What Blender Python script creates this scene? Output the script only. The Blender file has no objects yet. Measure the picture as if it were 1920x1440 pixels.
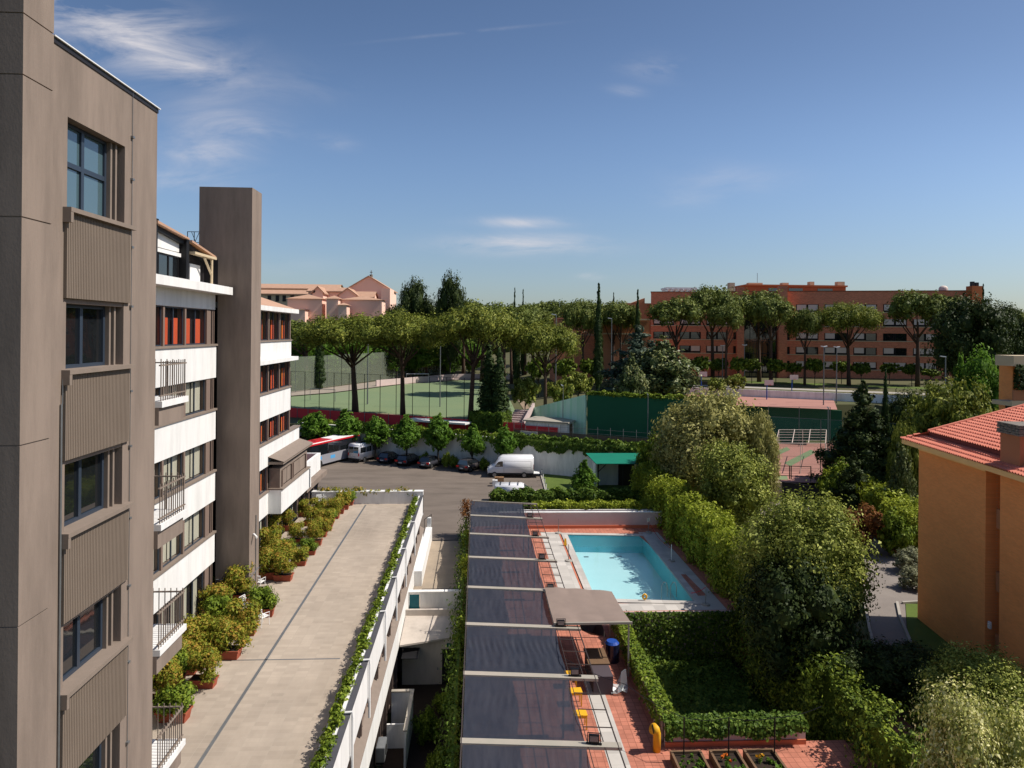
import bpy, bmesh, math, random
import numpy as np
from mathutils import Vector, Matrix
C = bpy.context.scene.collection
R = math.radians
rnd = random.Random(7)
# ---------------------------------------------------------------- camera
CAMZ, FPX, YAW, ROLL, HY = 18.4, 1280.0, R(2.9), R(0.5), 622.6
F_ = Vector((math.sin(YAW), math.cos(YAW), 0)); R0 = Vector((math.cos(YAW), -math.sin(YAW), 0)); U0 = Vector((0, 0, 1))
RT = R0*math.cos(ROLL) + U0*math.sin(ROLL); UP = -R0*math.sin(ROLL) + U0*math.cos(ROLL)
cam = bpy.data.cameras.new('camera'); co = bpy.data.objects.new('camera', cam); C.objects.link(co)
cam.sensor_width = 36; cam.lens = 36*FPX/1920; cam.shift_y = -(720-HY)/1920; cam.clip_end = 5000; cam.clip_start = .1
co.matrix_world = Matrix(((RT.x, UP.x, -F_.x, 0), (RT.y, UP.y, -F_.y, 0), (RT.z, UP.z, -F_.z, CAMZ), (0, 0, 0, 1)))
bpy.context.scene.camera = co
# ---------------------------------------------------------------- sun, sky, exposure
SUN_EL, SUN_AZ = 50.0, 93.5          # azimuth clockwise from +Y
sd = Vector((math.sin(R(SUN_AZ))*math.cos(R(SUN_EL)), math.cos(R(SUN_AZ))*math.cos(R(SUN_EL)), math.sin(R(SUN_EL))))
sl = bpy.data.lights.new('sun', 'SUN'); sl.energy = 5.0; sl.angle = R(.5); sl.color = (1, .93, .84)
so = bpy.data.objects.new('sun', sl); C.objects.link(so); so.rotation_euler = sd.to_track_quat('Z', 'Y').to_euler(); so.location = (60, -10, 80)
w = bpy.data.worlds.new("World"); bpy.context.scene.world = w; w.use_nodes = True
wn, wl = w.node_tree.nodes, w.node_tree.links; wn.clear()
def wm(op, a, b=None, c=None, clamp=False):
    n = wn.new('ShaderNodeMath'); n.operation = op; n.use_clamp = clamp
    for i, v in enumerate((a, b, c)):
        if v is None: continue
        if isinstance(v, (int, float)): n.inputs[i].default_value = v
        else: wl.new(v, n.inputs[i])
    return n.outputs[0]
sky = wn.new('ShaderNodeTexSky'); sky.sky_type = 'NISHITA'; sky.sun_disc = False
sky.sun_elevation = R(SUN_EL); sky.sun_rotation = R(SUN_AZ); sky.air_density = 1.0; sky.dust_density = .9; sky.ozone_density = 1.3; sky.altitude = 50
tc = wn.new('ShaderNodeTexCoord')
def dot(v):
    n = wn.new('ShaderNodeVectorMath'); n.operation = 'DOT_PRODUCT'; wl.new(tc.outputs['Generated'], n.inputs[0]); n.inputs[1].default_value = v; return n.outputs['Value']
f = wm('MAXIMUM', dot(F_), .05); U = wm('DIVIDE', dot(R0), f); V = wm('DIVIDE', dot(U0), f)
cmb = wn.new('ShaderNodeCombineXYZ'); wl.new(wm('MULTIPLY', U, 1.0), cmb.inputs[0]); wl.new(wm('MULTIPLY', V, 3.2), cmb.inputs[1])
nz = wn.new('ShaderNodeTexNoise'); nz.inputs['Scale'].default_value = 6.0; nz.inputs['Detail'].default_value = 9; nz.inputs['Roughness'].default_value = .62; nz.inputs['Distortion'].default_value = .5
wl.new(cmb.outputs[0], nz.inputs['Vector'])
tot = None
for cx, cy, rx, ry, amp, tilt in [(215, 55, 175, 62, 1.0, .3), (300, 120, 110, 34, .5, .2), (400, 250, 90, 60, .42, 0), (385, 295, 60, 16, .6, 0), (480, 245, 60, 14, .3, .05),
        (975, 417, 75, 9, .9, 0), (985, 458, 130, 17, 1.0, 0), (1110, 517, 24, 6, .6, 0), (1235, 125, 60, 20, .35, 0), (1172, 168, 30, 9, .3, .1), (340, 340, 90, 22, .35, 0),
        (1370, 335, 110, 28, .22, 0), (620, 270, 40, 14, .25, .1), (880, 60, 130, 3, .22, -.11), (1290, 372, 60, 14, .14, 0), (540, 160, 110, 30, .12, .1), (560, 500, 90, 20, .12, 0)]:
    du = wm('SUBTRACT', U, (cx-960)/FPX); dv = wm('SUBTRACT', V, (HY-cy)/FPX)
    dv = wm('ADD', dv, wm('MULTIPLY', du, tilt))
    e = wm('ADD', wm('POWER', wm('ABSOLUTE', wm('DIVIDE', du, rx/FPX)), 2.0), wm('POWER', wm('ABSOLUTE', wm('DIVIDE', dv, ry/FPX)), 2.0))
    g = wm('MULTIPLY', wm('EXPONENT', wm('MULTIPLY', e, -1.0)), amp)
    tot = g if tot is None else wm('ADD', tot, g)
cl = wm('MULTIPLY', tot, wm('MULTIPLY', wm('SUBTRACT', nz.outputs['Fac'], .36), 3.4, clamp=True), clamp=True)
cl = wm('MULTIPLY', cl, wm('GREATER_THAN', dot(F_), .06))
cl = wm('MULTIPLY', cl, .92)
hs = wn.new('ShaderNodeHueSaturation'); hs.inputs['Saturation'].default_value = 1.04; hs.inputs['Value'].default_value = 1.0; wl.new(sky.outputs[0], hs.inputs['Color'])
mx = wn.new('ShaderNodeMixRGB'); tn = wn.new('ShaderNodeMixRGB'); tn.blend_type = 'MULTIPLY'; tn.inputs[0].default_value = 1; tn.inputs[2].default_value = (.94, 1.0, 1.12, 1); gn = wn.new('ShaderNodeMixRGB'); gn.blend_type = 'MULTIPLY'; gn.inputs[0].default_value = 1; gv = wm('ADD', 1.0, wm('MULTIPLY', wm('EXPONENT', wm('MULTIPLY', wm('POWER', wm('ABSOLUTE', wm('DIVIDE', wm('SUBTRACT', V, .24), .17)), 2.0), -1.0)), .26)); gc = wn.new('ShaderNodeCombineXYZ'); [wl.new(gv, gc.inputs[i_]) for i_ in range(3)]; wl.new(hs.outputs[0], gn.inputs[1]); wl.new(gc.outputs[0], gn.inputs[2]); wl.new(gn.outputs[0], tn.inputs[1]); wl.new(cl, mx.inputs[0]); wl.new(tn.outputs[0], mx.inputs[1]); mx.inputs[2].default_value = (9.0, 8.6, 8.8, 1)
bg = wn.new('ShaderNodeBackground'); bg.inputs['Strength'].default_value = .075; wl.new(mx.outputs[0], bg.inputs['Color'])
wo = wn.new('ShaderNodeOutputWorld'); wl.new(bg.outputs[0], wo.inputs[0])
vs = bpy.context.scene.view_settings; vs.view_transform = 'Standard'; vs.look = 'None'; vs.exposure = .18; vs.gamma = 1; vs.use_curve_mapping = False
bpy.context.scene.cycles.max_bounces = 6; bpy.context.scene.cycles.diffuse_bounces = 4; bpy.context.scene.cycles.transparent_max_bounces = 16
# ---------------------------------------------------------------- helpers
def P(px, py, z=None, Y=None, X=None):
    d = F_ + RT*((px-960)/FPX) + UP*(-(py-HY)/FPX); o = Vector((0, 0, CAMZ))
    t = (z-CAMZ)/d.z if z is not None else (Y/d.y if Y is not None else X/d.x)
    return o + d*t
def XY(px, Y): return P(px, 622, Y=Y).x
def YX(px, X): return P(px, 700, X=X).y
def tag(o, label=None, cat=None, group=None, kind=None):
    if label: o['label'] = label
    if cat: o['category'] = cat
    if group: o['group'] = group
    if kind: o['kind'] = kind
    return o
def T(name, label, cat, loc=(0, 0, 0), group=None):
    o = bpy.data.objects.new(name, None); C.objects.link(o); o.location = loc; o.empty_display_size = .3
    return tag(o, label, cat, group)
def off(o):
    v = Vector((0, 0, 0))
    while o is not None: v = v + Vector(o.location); o = o.parent
    return v
def children(o): return list(o.children)
def dup(o, loc=None, rz=None, sc=None, label=None, group=None, parent=None):
    c = o.copy(); C.objects.link(c); c.parent = parent
    if loc is not None: c.location = loc
    if rz is not None: c.rotation_euler = (0, 0, rz)
    if sc is not None: c.scale = sc
    if label: c['label'] = label
    if group: c['group'] = group
    for ch in children(o): dup(ch, parent=c)
    return c
def mesh_np(name, verts, nface, k, m, parent=None, loc=None):
    me = bpy.data.meshes.new(name); nv = len(verts)
    me.vertices.add(nv); me.vertices.foreach_set('co', verts.astype(np.float32).ravel())
    me.loops.add(nface*k); me.loops.foreach_set('vertex_index', np.arange(nface*k, dtype=np.int32))
    me.polygons.add(nface); me.polygons.foreach_set('loop_start', np.arange(0, nface*k, k, dtype=np.int32))
    try: me.polygons.foreach_set('loop_total', np.full(nface, k, dtype=np.int32))
    except Exception: pass
    me.update(calc_edges=True); me.materials.append(m)
    o = bpy.data.objects.new(name, me); C.objects.link(o)
    if parent: o.parent = parent
    return o
class MB:
    def __init__(s, M=None): s.v = []; s.f = []; s.M = M
    def add(s, vs, fs):
        b = len(s.v)
        for p in vs:
            p = Vector(p); s.v.append(s.M @ p if s.M else p)
        s.f += [tuple(b+i for i in q) for q in fs]; return s
    def box(s, x0, x1, y0, y1, z0, z1):
        return s.add([(x0, y0, z0), (x1, y0, z0), (x1, y1, z0), (x0, y1, z0), (x0, y0, z1), (x1, y0, z1), (x1, y1, z1), (x0, y1, z1)],
                     [(0, 3, 2, 1), (4, 5, 6, 7), (0, 1, 5, 4), (1, 2, 6, 5), (2, 3, 7, 6), (3, 0, 4, 7)])
    def poly(s, pts): return s.add(pts, [tuple(range(len(pts)))])
    def slab(s, pts, th):   # polygon with thickness downwards (pts ccw from above)
        n = len(pts); b = [Vector(p)-Vector((0, 0, th)) for p in pts]
        return s.add(list(pts)+b, [tuple(range(n)), tuple(range(2*n-1, n-1, -1))]+[(i, i+n, (i+1) % n+n, (i+1) % n) for i in range(n)])
    def wall(s, a, b, z0, z1, th, zb0=None, zb1=None):   # upright slab from a to b (2-D), thickness th centred
        a = Vector(a[:2]); b = Vector(b[:2]); d = (b-a).normalized(); n = Vector((-d.y, d.x))*th/2
        zb0 = z0 if zb0 is None else zb0; zb1 = z1 if zb1 is None else zb1
        q = [a-n, b-n, b+n, a+n]; lo = [z0, zb0, zb0, z0]; hi = [z1, zb1, zb1, z1]
        return s.add([(p.x, p.y, l) for p, l in zip(q, lo)]+[(p.x, p.y, h) for p, h in zip(q, hi)],
                     [(0, 3, 2, 1), (4, 5, 6, 7), (0, 1, 5, 4), (1, 2, 6, 5), (2, 3, 7, 6), (3, 0, 4, 7)])
    def extr(s, prof, y0, y1, top=None):   # profile in x,z extruded over y
        n = len(prof); vs = [(x, y0, z) for x, z in prof]+[(x, y1, z) for x, z in prof]
        return s.add(vs, [tuple(range(n)), tuple(range(2*n-1, n-1, -1))]+[(i, i+n, (i+1) % n+n, (i+1) % n) for i in range(n)])
    def extx(s, prof, x0, x1):   # profile in y,z extruded over x
        n = len(prof); vs = [(x0, y, z) for y, z in prof]+[(x1, y, z) for y, z in prof]
        return s.add(vs, [tuple(range(n-1, -1, -1)), tuple(range(n, 2*n))]+[(i, (i+1) % n, (i+1) % n+n, i+n) for i in range(n)])
    def tube(s, pts, rad, n=6):
        pts = [Vector(p) for p in pts]
        if not isinstance(rad, (list, tuple)): rad = [rad]*len(pts)
        vs = []; prev = None
        for i, p in enumerate(pts):
            d = (pts[min(i+1, len(pts)-1)]-pts[max(i-1, 0)]).normalized()
            if prev is None: a = d.orthogonal().normalized()
            else: a = (prev-d*prev.dot(d)).normalized()
            prev = a; b = d.cross(a)
            vs += [p+(a*math.cos(2*math.pi*k/n)+b*math.sin(2*math.pi*k/n))*rad[i] for k in range(n)]
        fs = []
        for i in range(len(pts)-1):
            for k in range(n): fs.append((i*n+k, i*n+(k+1) % n, (i+1)*n+(k+1) % n, (i+1)*n+k))
        fs += [tuple(range(n-1, -1, -1)), tuple((len(pts)-1)*n+k for k in range(n))]
        return s.add(vs, fs)
    def cyl(s, c, r, h, n=14, axis='z', r2=None):
        c = Vector(c); ax = {'z': Vector((0, 0, 1)), 'x': Vector((1, 0, 0)), 'y': Vector((0, 1, 0))}[axis]
        return s.tube([c, c+ax*h], [r, r if r2 is None else r2], n)
    def ball(s, c, rx, ry, rz, nu=10, nv=6, jit=0, rr=None):
        vs = []; rr = rr or rnd
        for i in range(nv+1):
            th = math.pi*i/nv
            for k in range(nu):
                ph = 2*math.pi*k/nu; j = 1+rr.uniform(-jit, jit) if jit and 0 < i < nv else 1
                vs.append((c[0]+rx*j*math.sin(th)*math.cos(ph), c[1]+ry*j*math.sin(th)*math.sin(ph), c[2]+rz*j*math.cos(th)))
        return s.add(vs, [(i*nu+k, (i+1)*nu+k, (i+1)*nu+(k+1) % nu, i*nu+(k+1) % nu) for i in range(nv) for k in range(nu)])
    def build(s, name, m, parent=None, smooth=False, bevel=0, kind=None, label=None):
        vs = [Vector(v) for v in s.v]
        if parent is not None: o_ = off(parent); loc = Vector((0, 0, 0))
        else:
            xs = [v.x for v in vs]; ys = [v.y for v in vs]
            o_ = loc = Vector(((min(xs)+max(xs))/2, (min(ys)+max(ys))/2, min(v.z for v in vs)))
        me = bpy.data.meshes.new(name); me.from_pydata([v-o_ for v in vs], [], s.f)
        if bevel:
            bm = bmesh.new(); bm.from_mesh(me); bmesh.ops.remove_doubles(bm, verts=bm.verts, dist=1e-4)
            bmesh.ops.bevel(bm, geom=bm.edges[:], offset=bevel, segments=2, affect='EDGES', clamp_overlap=True); bm.to_mesh(me); bm.free()
        me.materials.append(m)
        if smooth:
            for p in me.polygons: p.use_smooth = True
        o = bpy.data.objects.new(name, me); C.objects.link(o); o.location = loc
        if parent is not None: o.parent = parent
        if kind: o['kind'] = kind
        if label: o['label'] = label
        return o
ORD = ['first', 'second', 'third', 'fourth', 'fifth', 'sixth', 'seventh', 'eighth', 'ninth', 'tenth', 'eleventh', 'twelfth', 'thirteenth', 'fourteenth', 'fifteenth', 'sixteenth', 'seventeenth', 'eighteenth', 'nineteenth', 'twentieth']+['twenty-'+w for w in ('first', 'second', 'third', 'fourth', 'fifth', 'sixth', 'seventh', 'eighth')]
def S(name, mb, m, **k): return mb.build(name, m, kind='structure', **k)
def ONE(name, mb, m, label, cat, group=None, **k): return tag(mb.build(name, m, **k), label, cat, group)
# ---------------------------------------------------------------- materials
BRIGHT = ('white_paint', 'white_metal', 'white_van_paint', 'pool_floor', 'pool_tile_wall', 'weathered_white_wall', 'red_brick', 'orange_brick', 'yellow_plastic', 'orange_curtain', 'red_gold_curtain', 'cream_curtain', 'cream_shutter', 'pink_plaster', 'cream_plaster', 'pale_green_wall', 'red_roof_tiles', 'mauve_wall', 'terracotta_band', 'red_screen', 'orange_eave_board')
def mk(name, c, c2=None, scale=1.0, rough=.85, bump=0, bscale=None, metal=0, spec=.3, stretch=(1, 1, 1), detail=6, wave=None, contrast=1.0, tile=None, var=.16, stain=None):
    K = 1 if name in BRIGHT else .79
    c = tuple(q*K for q in c); c2 = c2 and tuple(q*K for q in c2)
    m = bpy.data.materials.new(name); m.use_nodes = True; n = m.node_tree.nodes; l = m.node_tree.links; b = n['Principled BSDF']
    b.inputs['Roughness'].default_value = rough; b.inputs['Metallic'].default_value = metal; b.inputs['Specular IOR Level'].default_value = spec
    b.inputs['Base Color'].default_value = (*c, 1)
    t = n.new('ShaderNodeNewGeometry'); mp = n.new('ShaderNodeMapping'); l.new(t.outputs['Position'], mp.inputs[0]); mp.inputs['Scale'].default_value = stretch
    if c2:
        z = n.new('ShaderNodeTexNoise'); z.inputs['Scale'].default_value = scale; z.inputs['Detail'].default_value = detail; z.inputs['Roughness'].default_value = .65
        l.new(mp.outputs[0], z.inputs['Vector'])
        r = n.new('ShaderNodeMapRange'); r.inputs[1].default_value = .5-.22/contrast; r.inputs[2].default_value = .5+.22/contrast; l.new(z.outputs['Fac'], r.inputs[0])
        x = n.new('ShaderNodeMixRGB'); x.inputs[1].default_value = (*c, 1); x.inputs[2].default_value = (*c2, 1); l.new(r.outputs[0], x.inputs[0])
        last = x.outputs[0]
        if stain:   # dirt and weathering: (scale, depth, stretch)
            ms_ = n.new('ShaderNodeMapping'); l.new(t.outputs['Position'], ms_.inputs[0]); ms_.inputs['Scale'].default_value = stain[2]
            zs = n.new('ShaderNodeTexNoise'); zs.inputs['Scale'].default_value = stain[0]; zs.inputs['Detail'].default_value = 8; zs.inputs['Roughness'].default_value = .7; l.new(ms_.outputs[0], zs.inputs['Vector'])
            rs_ = n.new('ShaderNodeMapRange'); rs_.inputs[1].default_value = .42; rs_.inputs[2].default_value = .68; rs_.inputs[3].default_value = 1; rs_.inputs[4].default_value = 1-stain[1]; l.new(zs.outputs['Fac'], rs_.inputs[0])
            xs_ = n.new('ShaderNodeMixRGB'); xs_.blend_type = 'MULTIPLY'; xs_.inputs[0].default_value = 1; l.new(last, xs_.inputs[1]); l.new(rs_.outputs[0], xs_.inputs[2]); last = xs_.outputs[0]
        if tile:   # brick / tile joints: (w, h, mortar colour, mortar size, plane)
            tw, th, mc, ms, pl = tile; mc = tuple(q*K for q in mc)
            br = n.new('ShaderNodeTexBrick'); br.inputs['Scale'].default_value = 1; br.inputs['Brick Width'].default_value = tw; br.inputs['Row Height'].default_value = th
            br.inputs['Mortar Size'].default_value = ms; br.inputs['Mortar'].default_value = (*mc, 1); br.inputs['Color1'].default_value = (1-var, 1-var, 1-var, 1); br.inputs['Color2'].default_value = (1+var*.6, 1+var*.6, 1+var*.6, 1)
            if pl[0] == 'g': br.offset = 0
            pl = pl[-2:]
            sx = n.new('ShaderNodeSeparateXYZ'); cx = n.new('ShaderNodeCombineXYZ'); l.new(t.outputs['Position'], sx.inputs[0])
            l.new(sx.outputs['XYZ'.index(pl[0])], cx.inputs[0]); l.new(sx.outputs['XYZ'.index(pl[1])], cx.inputs[1]); l.new(cx.outputs[0], br.inputs['Vector'])
            mu = n.new('ShaderNodeMixRGB'); mu.blend_type = 'MULTIPLY'; mu.inputs[0].default_value = 1; l.new(last, mu.inputs[1]); l.new(br.outputs['Color'], mu.inputs[2])
            m2 = n.new('ShaderNodeMixRGB'); l.new(br.outputs['Fac'], m2.inputs[0]); l.new(mu.outputs[0], m2.inputs[1]); m2.inputs[2].default_value = (*mc, 1); last = m2.outputs[0]
        l.new(last, b.inputs['Base Color'])
    if bump:
        z2 = n.new('ShaderNodeTexNoise'); z2.inputs['Scale'].default_value = bscale or scale*6; z2.inputs['Detail'].default_value = 5; l.new(mp.outputs[0], z2.inputs['Vector'])
        bp = n.new('ShaderNodeBump'); bp.inputs['Strength'].default_value = bump; bp.inputs['Distance'].default_value = .02; l.new(z2.outputs['Fac'], bp.inputs['Height']); l.new(bp.outputs[0], b.inputs['Normal'])
    return m
def leafm(name, dark, mid, light, tr=.25, rough=.55, nscale=.6):
    m = bpy.data.materials.new(name); m.use_nodes = True; n = m.node_tree.nodes; l = m.node_tree.links; b = n['Principled BSDF']
    g = n.new('ShaderNodeNewGeometry'); rp = n.new('ShaderNodeValToRGB')
    e = rp.color_ramp.elements; e[0].position = 0; e[0].color = (*dark, 1); e[1].position = 1; e[1].color = (*light, 1); q = e.new(.5); q.color = (*mid, 1)
    z = n.new('ShaderNodeTexNoise'); z.inputs['Scale'].default_value = nscale; z.inputs['Detail'].default_value = 2; l.new(g.outputs['Position'], z.inputs['Vector'])
    a = n.new('ShaderNodeMath'); a.operation = 'MULTIPLY_ADD'; a.inputs[1].default_value = .75; a.inputs[2].default_value = -.35; l.new(g.outputs['Random Per Island'], a.inputs[0])
    a2 = n.new('ShaderNodeMath'); a2.operation = 'ADD'; a2.use_clamp = True; l.new(a.outputs[0], a2.inputs[0]); l.new(z.outputs['Fac'], a2.inputs[1])
    l.new(a2.outputs[0], rp.inputs[0]); l.new(rp.outputs[0], b.inputs['Base Color'])
    b.inputs['Roughness'].default_value = rough; b.inputs['Specular IOR Level'].default_value = .12
    t = n.new('ShaderNodeBsdfTranslucent'); hu = n.new('ShaderNodeHueSaturation'); hu.inputs['Hue'].default_value = .5; hu.inputs['Value'].default_value = 1.1; l.new(rp.outputs[0], hu.inputs['Color']); l.new(hu.outputs[0], t.inputs[0])
    x = n.new('ShaderNodeMixShader'); x.inputs[0].default_value = tr; l.new(b.outputs[0], x.inputs[1]); l.new(t.outputs[0], x.inputs[2])
    l.new(x.outputs[0], n['Material Output'].inputs[0]); return m
def glassm(name, c=(.01, .012, .014), rough=.03, see=0.0, tint=(1, 1, 1)):
    m = bpy.data.materials.new(name); m.use_nodes = True; n = m.node_tree.nodes; l = m.node_tree.links; b = n['Principled BSDF']
    b.inputs['Base Color'].default_value = (*c, 1); b.inputs['Roughness'].default_value = rough; b.inputs['Specular IOR Level'].default_value = 1; b.inputs['IOR'].default_value = 1.7
    z = n.new('ShaderNodeTexNoise'); z.inputs['Scale'].default_value = 1.3; g = n.new('ShaderNodeNewGeometry'); l.new(g.outputs['Position'], z.inputs['Vector'])
    bp = n.new('ShaderNodeBump'); bp.inputs['Strength'].default_value = .06; bp.inputs['Distance'].default_value = .05; l.new(z.outputs['Fac'], bp.inputs['Height']); l.new(bp.outputs[0], b.inputs['Normal'])
    if see:
        t = n.new('ShaderNodeBsdfTransparent'); t.inputs[0].default_value = (*tint, 1); x = n.new('ShaderNodeMixShader'); x.inputs[0].default_value = see
        l.new(b.outputs[0], x.inputs[1]); l.new(t.outputs[0], x.inputs[2]); l.new(x.outputs[0], n['Material Output'].inputs[0])
    return m
def netm(name, c, cell, wire, see=.0):   # see-through mesh fabric: the holes are real transparency in object space
    m = bpy.data.materials.new(name); m.use_nodes = True; n = m.node_tree.nodes; l = m.node_tree.links; b = n['Principled BSDF']
    b.inputs['Base Color'].default_value = (*c, 1); b.inputs['Roughness'].default_value = .8
    t = n.new('ShaderNodeBsdfTransparent'); x = n.new('ShaderNodeMixShader'); x.inputs[0].default_value = see
    l.new(b.outputs[0], x.inputs[1]); l.new(t.outputs[0], x.inputs[2]); l.new(x.outputs[0], n['Material Output'].inputs[0]); return m
M = {}
M['brown'] = mk('brown_stucco', (.335, .262, .212), (.285, .222, .18), .5, .9, .12, 30, stretch=(1, 1, .45), stain=(1.1, .3, (1, 1, .16)))
M['brown_d'] = mk('dark_brown_stucco', (.10, .072, .066), (.066, .047, .044), .35, .85, .4, 14, stretch=(1, 1, .3))
M['panel'] = mk('ribbed_panel', (.255, .20, .155), (.225, .175, .135), 1, .7)
M['white'] = mk('white_paint', (.80, .79, .77), (.72, .71, .68), .6, .75, .05, 20, stretch=(1, 1, .3), stain=(1.6, .16, (1, 1.2, .15)))
M['sill'] = mk('brown_sill', (.30, .235, .19), (.25, .2, .16), 3, .7)
M['tan_frame'] = mk('tan_window_frame', (.25, .18, .145), None, 1, .6)
M['frame_b'] = mk('blue_grey_frame', (.035, .05, .075), None, 1, .4, spec=.5)
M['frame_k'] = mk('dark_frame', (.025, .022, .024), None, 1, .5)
M['glass'] = glassm('window_glass')
M['glass_b'] = glassm('sky_tinted_blind_glass', (.07, .12, .14))  # teal of the reflected sky and a blind, put into the pane colour
M['glass_s'] = glassm('thin_window_glass', see=.84)
M['curt_o'] = mk('orange_curtain', (.75, .14, .05), (.5, .07, .03), 6, .9, stretch=(3, 6, .2))
M['curt_r'] = mk('red_gold_curtain', (.6, .03, .03), (.65, .26, .04), 1.6, .9, stretch=(1, 3, .5))
M['curt_w'] = mk('cream_curtain', (.62, .6, .48), (.4, .39, .3), 7, .9, stretch=(4, 6, .15))
M['metal_k'] = mk('black_metal', (.02, .02, .022), None, 1, .5, metal=.3)
M['metal_g'] = mk('grey_metal', (.32, .33, .33), (.25, .26, .27), 5, .45, metal=.6)
M['metal_w'] = mk('white_metal', (.75, .75, .73), None, 1, .4)
M['paving'] = mk('terrace_paving', (.54, .45, .36), (.46, .38, .30), .3, .9, .15, 25, tile=(.5, .25, (.44, .38, .305), .008, 'gXY'), contrast=1.3, var=.09, stain=(.22, .24, (1, .5, 1)))
M['asphalt'] = mk('worn_asphalt', (.245, .198, .16), (.185, .15, .122), .12, .92, .3, 60, stretch=(.5, 1.4, 1), stain=(.5, .3, (.35, 1.2, 1)))
M['asphalt2'] = mk('driveway_asphalt', (.31, .27, .235), (.25, .215, .19), .5, .92, .3, 60)
M['ramp'] = mk('alley_concrete', (.46, .37, .27), (.32, .26, .2), .5, .9, .2, 20)
M['kerb'] = mk('kerb_stone', (.5, .46, .4), (.4, .37, .32), 2, .9)
M['terra'] = mk('terracotta_paving', (.68, .265, .175), (.57, .21, .135), .8, .85, .1, 30, stain=(.7, .25, (1, 1, 1)), tile=(.33, .33, (.30, .11, .07), .012, 'gXY'))
M['terra_d'] = mk('terracotta_band', (.62, .19, .09), (.55, .16, .08), 1, .8)
M['stone'] = mk('white_stone_deck', (.66, .62, .56), (.58, .54, .49), .8, .8, tile=(.8, .8, (.5, .47, .42), .01, 'gXY'))
M['mauve'] = mk('mauve_wall', (.62, .49, .46), (.55, .43, .40), 1, .85)
M['greywall'] = mk('weathered_white_wall', (.90, .88, .84), (.80, .78, .73), .5, .85, stretch=(1, 1, .35), contrast=1.2, stain=(.9, .28, (1, 1, .2)))
M['pot'] = mk('terracotta_planter', (.45, .115, .06), (.36, .085, .045), 2, .8)
M['soil'] = mk('dark_soil', (.05, .032, .022), (.03, .02, .014), 3, 1)
M['grass'] = mk('grass', (.13, .185, .03), (.09, .14, .022), .6, .95, .5, 40)
M['turf'] = mk('sports_turf', (.19, .27, .14), (.24, .30, .15), .06, .95)
M['earth'] = mk('dry_earth', (.36, .27, .18), (.28, .2, .13), .3, .95)
M['ground'] = mk('wild_ground', (.085, .10, .03), (.14, .12, .06), .08, .98, .4, 3)
M['pool_t'] = mk('pool_tile_wall', (.17, .52, .60), (.13, .46, .55), 1.5, .4)
M['pool_f'] = mk('pool_floor', (.60, .70, .70), (.55, .66, .66), .8, .6)
M['red'] = mk('red_screen', (.72, .045, .05), (.62, .035, .04), .5, .7)
M['green_l'] = mk('pale_green_wall', (.38, .74, .48), (.60, .84, .66), .6, .8, stretch=(2.4, 2.4, .12), contrast=1.4)
M['green_d'] = mk('dark_green_wall', (.012, .135, .062), (.010, .115, .053), .3, .7)
M['green_r'] = mk('green_roof_sheet', (.01, .24, .15), (.012, .2, .13), 1, .5)
M['brick'] = mk('red_brick', (.78, .29, .16), (.68, .24, .13), .3, .9, tile=(.5, .16, (.30, .12, .08), .015, 'XZ'))
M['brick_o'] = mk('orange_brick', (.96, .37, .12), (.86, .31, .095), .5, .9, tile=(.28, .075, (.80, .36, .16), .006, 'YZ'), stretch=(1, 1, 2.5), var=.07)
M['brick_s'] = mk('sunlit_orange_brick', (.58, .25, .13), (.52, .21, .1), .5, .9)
M['pink'] = mk('pink_plaster', (.90, .60, .47), (.84, .54, .42), .2, .9)
M['cream'] = mk('cream_plaster', (.62, .50, .33), (.55, .44, .29), .2, .9)
M['rtile'] = mk('old_roof_tiles', (.62, .38, .26), (.50, .30, .20), .8, .9, .4, 6)
M['rtile2'] = mk('red_roof_tiles', (.74, .26, .17), (.62, .20, .13), 1.2, .8)
M['shut'] = mk('cream_shutter', (.72, .6, .52), (.64, .53, .46), .7, .7, stretch=(1, 1, 12))
M['bark'] = mk('pine_bark', (.13, .075, .05), (.07, .045, .032), 4, .95, .5, 12)
M['bark_g'] = mk('grey_bark', (.10, .085, .065), (.06, .05, .04), 4, .95, .5, 12)
M['screen'] = mk('grey_shade_fabric', (.020, .026, .042), (.042, .046, .062), 1.1, .62, .5, 3, stretch=(2.6, .55, 1))
M['beam'] = mk('beige_awning_beam', (.50, .43, .36), (.38, .36, .29), .5, .6)
M['sail'] = mk('taupe_shade_fabric', (.33, .25, .205), (.27, .205, .17), .9, .8)
M['yellow'] = mk('yellow_plastic', (.75, .40, .02), None, 1, .5)
M['rubber'] = mk('tyre_rubber', (.02, .02, .02), None, 1, .8)
M['rim'] = mk('wheel_rim', (.4, .4, .4), None, 1, .35, metal=.7)
M['red_l'] = mk('red_lamp', (.5, .01, .01), None, 1, .2)
M['lamp_l'] = mk('clear_lamp', (.7, .7, .7), None, 1, .15)
M['plate'] = mk('white_plate', (.7, .7, .7), None, 1, .4)
M['car_navy'] = mk('navy_paint', (.012, .014, .035), None, 1, .18, spec=.6)
M['car_black'] = mk('black_paint', (.010, .010, .016), None, 1, .18, spec=.6)
M['car_grey'] = mk('dark_grey_paint', (.045, .045, .055), None, 1, .2, spec=.6)
M['car_brown'] = mk('graphite_paint', (.055, .048, .05), None, 1, .2, spec=.6)
M['van_w'] = mk('white_van_paint', (.74, .74, .76), None, 1, .25, spec=.5)
M['bus_g'] = mk('silver_bus_paint', (.42, .42, .46), None, 1, .3, metal=.2)
M['bus_r'] = mk('red_bus_paint', (.62, .02, .03), None, 1, .3)
M['blue'] = mk('blue_plastic', (.02, .08, .4), None, 1, .4)
M['teal'] = mk('teal_panel', (.01, .16, .2), (.01, .12, .15), 2, .3)
M['wood'] = mk('brown_board', (.22, .13, .07), (.17, .1, .055), 3, .8)
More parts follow.
